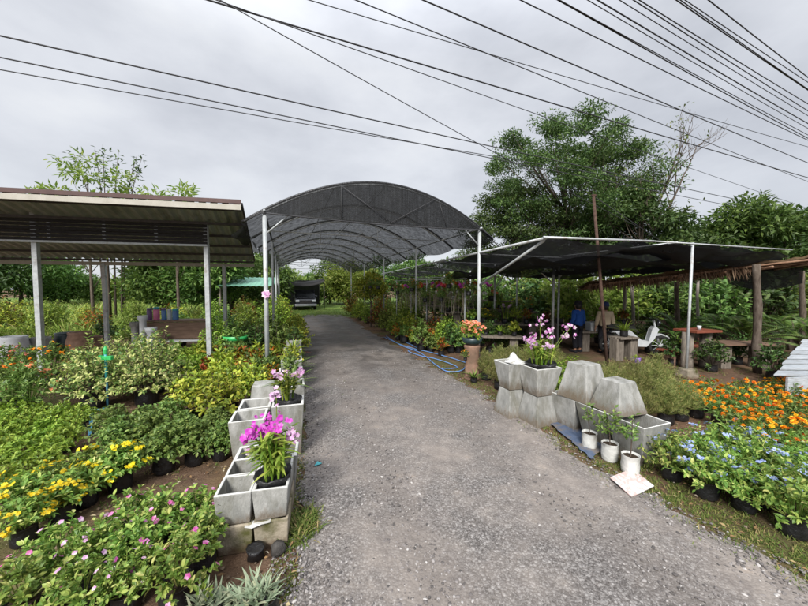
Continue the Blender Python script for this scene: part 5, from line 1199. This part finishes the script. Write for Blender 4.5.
# ================================================================== PEOPLE
def skin_obj(name, verts, edges, radii, mat, parent, root=0, sub=2):
    me = bpy.data.meshes.new(name); me.from_pydata(verts, edges, []); me.materials.append(mat)
    o = bpy.data.objects.new(name, me); C.objects.link(o); o.parent = parent
    sk = o.modifiers.new('skin', 'SKIN'); sk.use_smooth_shade = True
    for i, r_ in enumerate(radii):
        d = me.skin_vertices[0].data[i]; d.radius = r_ if isinstance(r_, tuple) else (r_, r_); d.use_root = (i == root)
    sb = o.modifiers.new('sub', 'SUBSURF'); sb.levels = sub; sb.render_levels = sub
    return o
def person(label, x, y, rz, top, top_hat, scale, armbend, hat_brim, coat_len):
    root = thing('person', label, 'person', (x,y,0), rz, None, scale)
    v = []; e = []; r_ = []
    def add(p, rad, frm=None):
        v.append(p); r_.append(rad); i = len(v)-1
        if frm is not None: e.append((frm, i))
        return i
    pel = add((0,0,.84),(.125,.10)); sp1 = add((0,.01,1.0),(.115,.09),pel); ch = add((0,.015,1.17),(.13,.10),sp1); nk = add((0,0,1.30),.048,ch)
    hb = add((0,-.015,1.37),(.062,.07),nk); hm = add((0,-.02,1.44),(.075,.085),hb); add((0,-.01,1.515),(.055,.062),hm)
    add((0,-.112,1.425),.014,hm); add((.082,.0,1.43),.016,hm); add((-.082,.0,1.43),.016,hm)
    arms = {}; wr = {}
    for s_ in (-1,1):
        sh_ = add((s_*.165,.01,1.235),.055,ch); b = armbend[(s_+1)//2]
        el = add((s_*.215,.02+b[0],1.235-.235),.042,sh_); w1 = add((s_*(.225+b[3]),.02+b[1],1.0+b[2]-.20),.030,el)
        d = np.array(v[w1])-np.array(v[el]); d = d/np.linalg.norm(d); arms[s_] = (sh_, el, w1)
        pm = np.array(v[w1])+d*.06; pmi = add(tuple(pm),(.034,.018),w1)
        side = np.array([0,1.,0])
        for q in range(4):
            k1 = pm+d*.045+side*(q-1.5)*.017; i1 = add(tuple(k1),.0085,pmi); k2 = k1+d*(.03+.006*(1.5-abs(q-1.5)))+np.array([-s_*.008,0,0]); i2 = add(tuple(k2),.0075,i1); add(tuple(k2+d*.022+np.array([-s_*.014,0,0])),.0065,i2)
        t1 = add(tuple(pm+d*.0+np.array([-s_*.01,-.035,0])),.010,pmi); add(tuple(pm+d*.035+np.array([-s_*.016,-.052,0])),.0085,t1)
    legs = {}
    for s_ in (-1,1):
        hp_ = add((s_*.085,0,.78),.09,pel); kn = add((s_*.095,-.015,.44),.058,hp_); an = add((s_*.095,.02,.08),.038,kn); add((s_*.10,-.07,.035),(.04,.03),an); add((s_*.10,-.13,.028),(.035,.022),len(v)-1); legs[s_] = (hp_, kn, an)
    body = skin_obj('body', v, e, r_, M['skin'], root)
    # clothes follow the same joints
    jv = [(0,0,coat_len),(0,.005,.93),(0,.012,1.06),(0,.015,1.18),(0,.0,1.285)]; jr = [(.185,.15),(.165,.135),(.155,.125),(.155,.125),(.075,.07)]; je = [(0,1),(1,2),(2,3),(3,4)]
    for s_ in (-1,1):
        sh_, el, w1 = arms[s_]; k = len(jv); W1 = np.array(v[w1]); El = np.array(v[el])
        jv += [v[sh_], v[el], tuple(El+(W1-El)*.9)]; jr += [.078,.062,.052]; je += [(3,k),(k,k+1),(k+1,k+2)]
    skin_obj('jacket', jv, je, jr, top, root, 3)
    tv = [(0,0,.86)]; tr = [(.135,.112)]; te = []
    for s_ in (-1,1):
        a, b, c = legs[s_]; k = len(tv); tv += [v[a], v[b], (v[c][0],v[c][1],.11)]; tr += [.102,.078,.068]; te += [(0,k),(k,k+1),(k+1,k+2)]
    skin_obj('trousers', tv, te, tr, M['darkcloth'], root, 0)
    for s_ in (-1,1):
        mb = MB(); mb.box((s_*.10,-.055,.032), (.10,.27,.064), 0,0,None,.85); mb.obj('shoe', M['darkcloth'], root, False, .02)
        mb = MB(); mb.lathe([(.001,-.009),(.008,-.004),(.009,.004),(.001,.009)], 8, 0, (s_*.03,-.092,1.448)); mb.obj('eye', M['rubber'], root, True)
    mb = MB(); mb.lathe([(.060,1.33),(.085,1.38),(.094,1.45),(.085,1.50),(.045,1.545),(.01,1.555)], 16, 0, (0,.014,0), .03, np.random.default_rng(1)); mb.obj('hair', M['hair'], root, True)
    mb = MB(); mb.lathe([(.10+hat_brim,1.455),(.10+hat_brim,1.462),(.103,1.475),(.10,1.53),(.07,1.575),(.01,1.585)], 18, 0, (0,0,0), .02, np.random.default_rng(2))
    mb.obj('hat', top_hat, root, True)
    return root
px0, py0, _ = G(577,352)
person('person in a blue jacket and dark hat standing among plants', px0, py0, R(200), M['bluecloth'], M['darkcloth'], .97, [(.01,-.06,.03,.0),(.02,-.10,.01,.03)], .03, .73)
px0, py0, _ = G(604,353)
person('person in a beige coat and navy cap standing behind the pole', px0, py0, R(165), M['beigecloth'], M['navy'], .95, [(.0,-.03,.0,.02),(.0,-.03,.0,.02)], .012, .62)

# ================================================================== TREES
def tree(name, label, x, y, H, z0, rx, rz_, leaf, ncl, per, L, seed, group=None, r0=.2, bark='bark', flatc=.55, clr=None, lean=0, wl=.42, fillp=.55, upl=.5):
    rng = np.random.default_rng(seed); o = thing(name, label, 'tree', (x,y,0), 0, group)
    cz = (z0+H)/2; hz = (H-z0)/2; cl = []
    while len(cl) < ncl:
        p = rng.uniform(-1,1,3); d = np.linalg.norm(p)
        if d > 1 or d < fillp*rng.random()**.5: continue
        wdt = 1-.38*max(0,p[2])**2
        cl.append((p[0]*rx*wdt+lean*(p[2]+1)*.5, p[1]*rx*wdt*rz_, cz+p[2]*hz))
    cl = np.array(cl); tb = MB(); nt = 9; t = np.linspace(0,1,nt)
    top = np.array([lean*.5, 0, cz+hz*.45]); wob = rng.normal(0,.12,(nt,3))*np.array([1,1,0])*t[:,None]*rx*.15
    tp = np.stack([top[0]*t**1.5, top[1]*t, top[2]*t],1)+wob
    tb.tube(tp, r0*(1-.85*t)+.01, 9)
    for c in cl[::3]:
        k = int(np.clip((c[2]/top[2])*.62*nt, 2, nt-2)); s_ = tp[k]; m_ = (s_+c)/2+np.array([0,0,-.05*np.linalg.norm(c-s_)])
        rr_ = r0*(1-.85*t[k])*.45; tb.tube([s_, .3*s_+.5*m_+.2*c, .6*c+.3*m_+.1*s_, c], [rr_, rr_*.7, rr_*.4, rr_*.15], 5)
    tb.obj('trunk', M[bark], o, True)
    rad = clr or .28*rx; mb = MB(); n = ncl*per; idx = np.repeat(np.arange(ncl), per)
    sc = rng.uniform(.6,1.25,ncl)[idx][:,None]
    off = nz(rng.normal(0,1,(n,3)))*rng.random((n,1))**.5*rad*sc*np.array([1,1,flatc])
    p = cl[idx]+off; out = nz(off+1e-6)
    D = nz(out*.8+rng.normal(0,.5,(n,3))+UP*.15*upl-UP*.1); Nn = nz(UP*.9+out*.5+rng.normal(0,.4,(n,3)))
    mb.leaves(p, D, Nn, L*rng.uniform(.6,1.2,n), L*wl*rng.uniform(.7,1.1,n), .25, .15, False)
    mb.obj('crown', LEAF[leaf], o); return o
x, y, _ = P(564,290,24)
tree('rain_tree', 'tall broad dark green tree behind the flat shade net', x, y, 14.9, 4.4, 6.4, .9, 'tree_rain', 160, 240, .235, 1, None, .30, flatc=.42, clr=1.0, fillp=.45)
x, y, _ = P(516,290,25.5)
tree('rain_tree', 'lower spreading dark tree joined to the tall one', x, y, 9.8, 2.6, 4.9, .9, 'tree_rain', 100, 260, .26, 2, None, .28, flatc=.30, clr=1.25)
x, y, _ = P(602,290,23)
tree('feathery_tree', 'pale feathery treetop beside the bare tree', x, y, 12.9, 4.5, 3.4, .9, 'tree_rain', 100, 170, .24, 3, None, .24, flatc=.5, clr=.9)
x, y, _ = P(640,290,20)
tree('leafy_tree', 'mid height green tree under the bare tree', x, y, 7.6, 2.0, 2.9, .9, 'tree_dark', 60, 140, .34, 4, None, .22, flatc=.5, clr=.9)
for k, (px, Y, H, z0, rx, lf, lb) in enumerate([(708,20,6.4,1.6,2.4,'tree_mid','light green bushy tree next to the bare tree'),(745,18.5,6.9,2.0,2.5,'tree_mid','leafy tree with drooping sprays, between two bushy trees'),(782,19,6.2,1.6,2.2,'tree_mid','green tree near the photo edge above bamboo roof'),(826,17,6.6,1.2,2.6,'tree_dark','dark leafy tree at the edge of the wooden posts'),(690,26,6.5,2,3.0,'tree_dark','dark tree far behind the light green bushy tree'),(672,19,5.6,1.0,2.2,'tree_dark','dark leafy tree at the foot of the bare tree'),(765,23,7.2,1.5,3.0,'tree_dark','dark tree rising behind the bamboo roof')]):
    x, y, _ = P(px,290,Y); tree('leafy_tree', lb, x, y, H, z0, rx, .9, lf, 46, 130, .34, 10+k, 'trees behind the bamboo shelter', .16, flatc=.6, clr=.85)
# bare tree
def bare_tree(label, x, y, H, seed):
    rng = np.random.default_rng(seed); o = thing('bare_tree', label, 'tree', (x,y,0)); tb = MB(); tips = []
    def br(p, d, L, r_, dep):
        n = 6; pts = [p]; dd = d.copy()
        for i in range(n): dd = nz(dd+rng.normal(0,.09,3)+UP*.04); pts.append(pts[-1]+dd*L/n)
        tb.tube(pts, np.linspace(r_, r_*.5, n+1), 5 if dep > 1 else 7)
        if dep >= 4: tips.append(pts[-1]); return
        for k in range(3 if dep else 5):
            q = pts[int(rng.integers(3, n+1))] if dep else pts[2+k % 5]
            br(q, nz(dd*.7+rng.normal(0,.5,3)*np.array([1,.8,.5])+UP*.25), L*rng.uniform(.5,.72), r_*.5, dep+1)
    br(np.zeros(3), np.array([.03,0,1.]), H*.55, .16, 0); tb.obj('trunk', M['bark'], o, True)
    tips = np.array(tips); sel = tips[rng.random(len(tips)) < .3]; idx = np.repeat(np.arange(len(sel)), 7); p = sel[idx]+rng.normal(0,.22,(len(idx),3))
    mb = MB(); mb.leaves(p, nz(rng.normal(0,1,p.shape)), nz(UP+rng.normal(0,.5,p.shape)), .22, .1); mb.obj('crown', LEAF['tree_dry'], o)
x, y, _ = P(650,290,21); bare_tree('nearly bare grey tree with few dry leaves', x, y, 11.6, 5)
# behind the shed
x, y, _ = P(92,290,16)
tree('drooping_tree', 'light green tree with airy sprays showing over the shed roof', x, y, 8.3, 3.4, 2.5, .8, 'tree_light', 36, 55, .34, 20, None, .07, flatc=.5, clr=.6, wl=.3)
x, y, _ = P(178,290,15)
tree('drooping_tree', 'second light green tree over the shed roof, by the net tunnel', x, y, 6.9, 2.6, 2.0, .8, 'tree_light', 28, 55, .32, 21, None, .07, flatc=.5, clr=.55, wl=.3)
rng = np.random.default_rng(23); x, y, _ = P(112,290,17); o = thing('whip_tree', 'thin dark twigs with sparse leaves above the shed roof', 'tree', (x,y,0)); tb = MB(); mb = MB()
for k in range(6):
    a = rng.uniform(-1,1); t = np.linspace(0,1,8); pts = np.stack([(.3*a)+1.3*a*t**2.2, .2*rng.normal()+0*t, 10.2*t-(.9+.5*abs(a))*t**3],1); tb.tube(pts, np.linspace(.06,.008,8), 5)
    u = rng.uniform(.72,1,46); q = np.stack([np.interp(u,t,pts[:,i]) for i in range(3)],1)+rng.normal(0,.16,(46,3)); mb.leaves(q, rng.normal(0,1,(46,3)), nz(UP+rng.normal(0,.4,(46,3))), .24, .09)
tb.obj('trunk', M['bark'], o, True); mb.obj('crown', LEAF['tree_dark'], o)
for k, (px, Y, H, z0, rx, lf, lb) in enumerate([(20,30,6.6,1.2,4.6,'tree_mid','tree at the meadow edge, nearest the shed end'),(-30,27,7.5,.6,4.5,'tree_dark','dark tree at the meadow edge beyond the photo side'),(58,34,4.2,.6,2.8,'tree_mid','medium green tree of the meadow edge near the pale gap'),(96,44,3.3,.4,3.4,'tree_mid','low far tree in the pale gap behind the meadow'),(136,40,3.7,.4,3.2,'tree_light','low far bright tree beyond the meadow'),
      (166,18,4.4,.9,1.9,'tree_mid','green dense tree behind the coloured canisters'),(206,17,4.4,.8,1.9,'tree_mid','green dense tree behind the shed post'),(232,21,4.6,.3,2.3,'tree_mid','green tree behind the mint roofed hut'),(262,27,4.6,.4,2.6,'tree_mid','green tree between tunnel posts and hut')]):
    x, y, _ = P(px,290,Y); tree('meadow_tree', lb, x, y, H, z0, rx, .8, lf, 50, 130, .30 if Y < 25 else .42, 30+k, 'trees behind the shed and meadow', .15, flatc=.7, clr=rx*.36)
for k, (px, Y, H, rx, lf, lb) in enumerate([(330,38,4.9,2.8,'tree_mid','tree beyond the end of the lane, next to the carport'),(352,36,5.2,2.8,'tree_light','bright tree beyond the end of the lane'),(380,40,5.6,3.2,'tree_dark','dark tree beyond the hanging orchids'),(412,38,5.4,3.2,'tree_mid','green tree beyond the orchid rail middle'),(445,34,5.2,3.0,'tree_dark','dark tree beyond the near end of the orchid rail'),(480,32,5.4,3.2,'tree_dark','dark tree beyond the tunnel post'),(284,46,4.6,3.0,'tree_light','pale tree behind the carport'),(304,52,4.2,3.2,'tree_mid','far tree behind the carport roof')]):
    x, y, _ = P(px,290,Y); tree('lane_tree', lb, x, y, H, .5, rx, .8, lf, 46, 120, .42, 50+k, 'trees closing the view down the lane', .15, flatc=.7, clr=rx*.36)
x, y, _ = P(371,290,15.5); tree('lime_crown_tree', 'small tree with a lime yellow crown at the lane edge', x, y, 2.6, 1.35, .85, .9, 'gold', 30, 80, .15, 70, None, .05, flatc=.6, clr=.32)

# ================================================================== OVERHEAD CABLES
CABLES = [((0,35),(727,197),7.2,.017),((0,57),(760,211),7.0,.015),((0,68),(523,160),6.8,.012),((211,0),(808,177),7.6,.017),((240,8),(808,208),7.3,.010),((358,0),(808,181),7.9,.012),((313,0),(808,146),8.2,.010),
 ((426,0),(808,162),7.9,.015),((524,0),(808,139),8.0,.013),((565, 2),(797, 131),8.0,0.014), ((563, 0),(803, 131),8.0,0.011), ((591, 0),(808, 127),8.0,0.01), ((601, 0),(808, 122),8.0,0.015), ((623, 0),(808, 114),8.0,0.01), ((637, 0),(808, 109),8.0,0.012), ((643, 0),(808, 102),8.0,0.012), ((680, 0),(808, 88),8.0,0.013), ((684, 0),(808, 87),8.0,0.011), ((689, 0),(808, 80),8.0,0.01), ((712, 0),(808, 75),8.0,0.013)]
for k, (a, b, z, rad) in enumerate(CABLES):
    p = np.array(G(*a, z)); q = np.array(G(*b, z)); d = q-p; L = np.linalg.norm(d); d = d/L
    s0 = p-d*8; s1 = q+d*10; t = np.linspace(0,1,25)[:,None]; pts = s0+(s1-s0)*t; pts[:,2] += .35*(4*(t[:,0]-.5)**2-.55)*.35
    mb = MB(); mb.tube(pts, rad, 6)
    tag(mb.obj('power_cable', M['cable'], None, True), f'black overhead cable, {ORD[k]} counted from the lowest to the topmost', 'cable', 'overhead power cables')
a = np.array(G(213,-4,7.4)); b = np.array(P(640,228,13.5)); t = np.linspace(0,1,17)[:,None]; pts = a+(b-a)*t; pts[:,2] -= .10*np.sin(pi*t[:,0])
mb = MB(); mb.tube(pts, .010, 6); tag(mb.obj('service_cable', M['cable'], None, True), 'single cable slanting down across the others towards the trees', 'cable')
a = np.array([x1,y1,z1]); b = np.array(P(700,262,9.5)); mb = MB(); mb.tube([a,(a+b)/2-np.array([0,0,.08]),b], .006, 5); tag(mb.obj('guy_wire', M['cable'], None, True), 'thin guy wire from the rusty pole top to the net', 'wire')

# ================================================================== SKY, SUN, CAMERA
SUN_EL, SUN_AZ = R(40), R(194)
wd = bpy.data.worlds.new('World'); SC.world = wd; wd.use_nodes = True; nt = wd.node_tree; nt.nodes.clear()
ow = N(nt, 'ShaderNodeOutputWorld'); bg = N(nt, 'ShaderNodeBackground'); bg.inputs['Strength'].default_value = .1
sky = N(nt, 'ShaderNodeTexSky', sky_type='NISHITA'); sky.sun_disc = False; sky.sun_elevation = SUN_EL; sky.sun_rotation = SUN_AZ
tc = N(nt, 'ShaderNodeTexCoord'); mp = N(nt, 'ShaderNodeMapping'); mp.inputs['Scale'].default_value = (1,1,2.2); mp.inputs['Location'].default_value = (.3,.1,.2)
nt.links.new(tc.outputs['Generated'], mp.inputs['Vector'])
n = noise(nt, 1.9, 6, .55, mp.outputs['Vector'])
r = ramp(nt, [(.30,(2.5,2.6,2.84)),(.44,(2.98,3.08,3.32)),(.56,(3.42,3.52,3.74)),(.70,(3.85,3.93,4.06))]); nt.links.new(n.outputs['Fac'], r.inputs['Fac'])
sz = N(nt, 'ShaderNodeSeparateXYZ'); nt.links.new(tc.outputs['Generated'], sz.inputs[0])
rz_ = ramp(nt, [(0,(.92,)*3),(.55,(1.0,)*3),(.72,(1.6,)*3),(1,(2.7,)*3)]); nt.links.new(sz.outputs['Z'], rz_.inputs['Fac'])
c = mixc(nt, 1.0, r.outputs['Color'], rz_.outputs['Color'], 'MULTIPLY')
c = mixc(nt, .95, sky.outputs['Color'], c)
nt.links.new(c, bg.inputs['Color']); nt.links.new(bg.outputs[0], ow.inputs[0])
sl = bpy.data.lights.new('sun', 'SUN'); sl.energy = 2.3; sl.angle = R(18); sl.color = (1,.97,.92); so = bpy.data.objects.new('sun', sl); C.objects.link(so)
so.rotation_euler = (Vector((-sin(SUN_AZ)*cos(SUN_EL), -cos(SUN_AZ)*cos(SUN_EL), -sin(SUN_EL)))).to_track_quat('-Z','Y').to_euler()
cam = bpy.data.cameras.new('camera'); co = bpy.data.objects.new('camera', cam); C.objects.link(co)
cam.sensor_width = 36; cam.lens = 36*FOC/808; cam.clip_start = .05; cam.clip_end = 2000
co.location = (0,0,EYE); co.rotation_euler = (pi/2-PITCH, 0, 0); SC.camera = co
SC.view_settings.view_transform = 'Standard'; SC.view_settings.look = 'None'; SC.view_settings.exposure = 1.22; SC.view_settings.gamma = 1; SC.view_settings.use_curve_mapping = False
SC.render.engine = 'CYCLES'; SC.cycles.use_denoising = True; SC.cycles.max_bounces = 8; SC.cycles.transparent_max_bounces = 10; SC.cycles.diffuse_bounces = 4; SC.cycles.use_adaptive_sampling = True
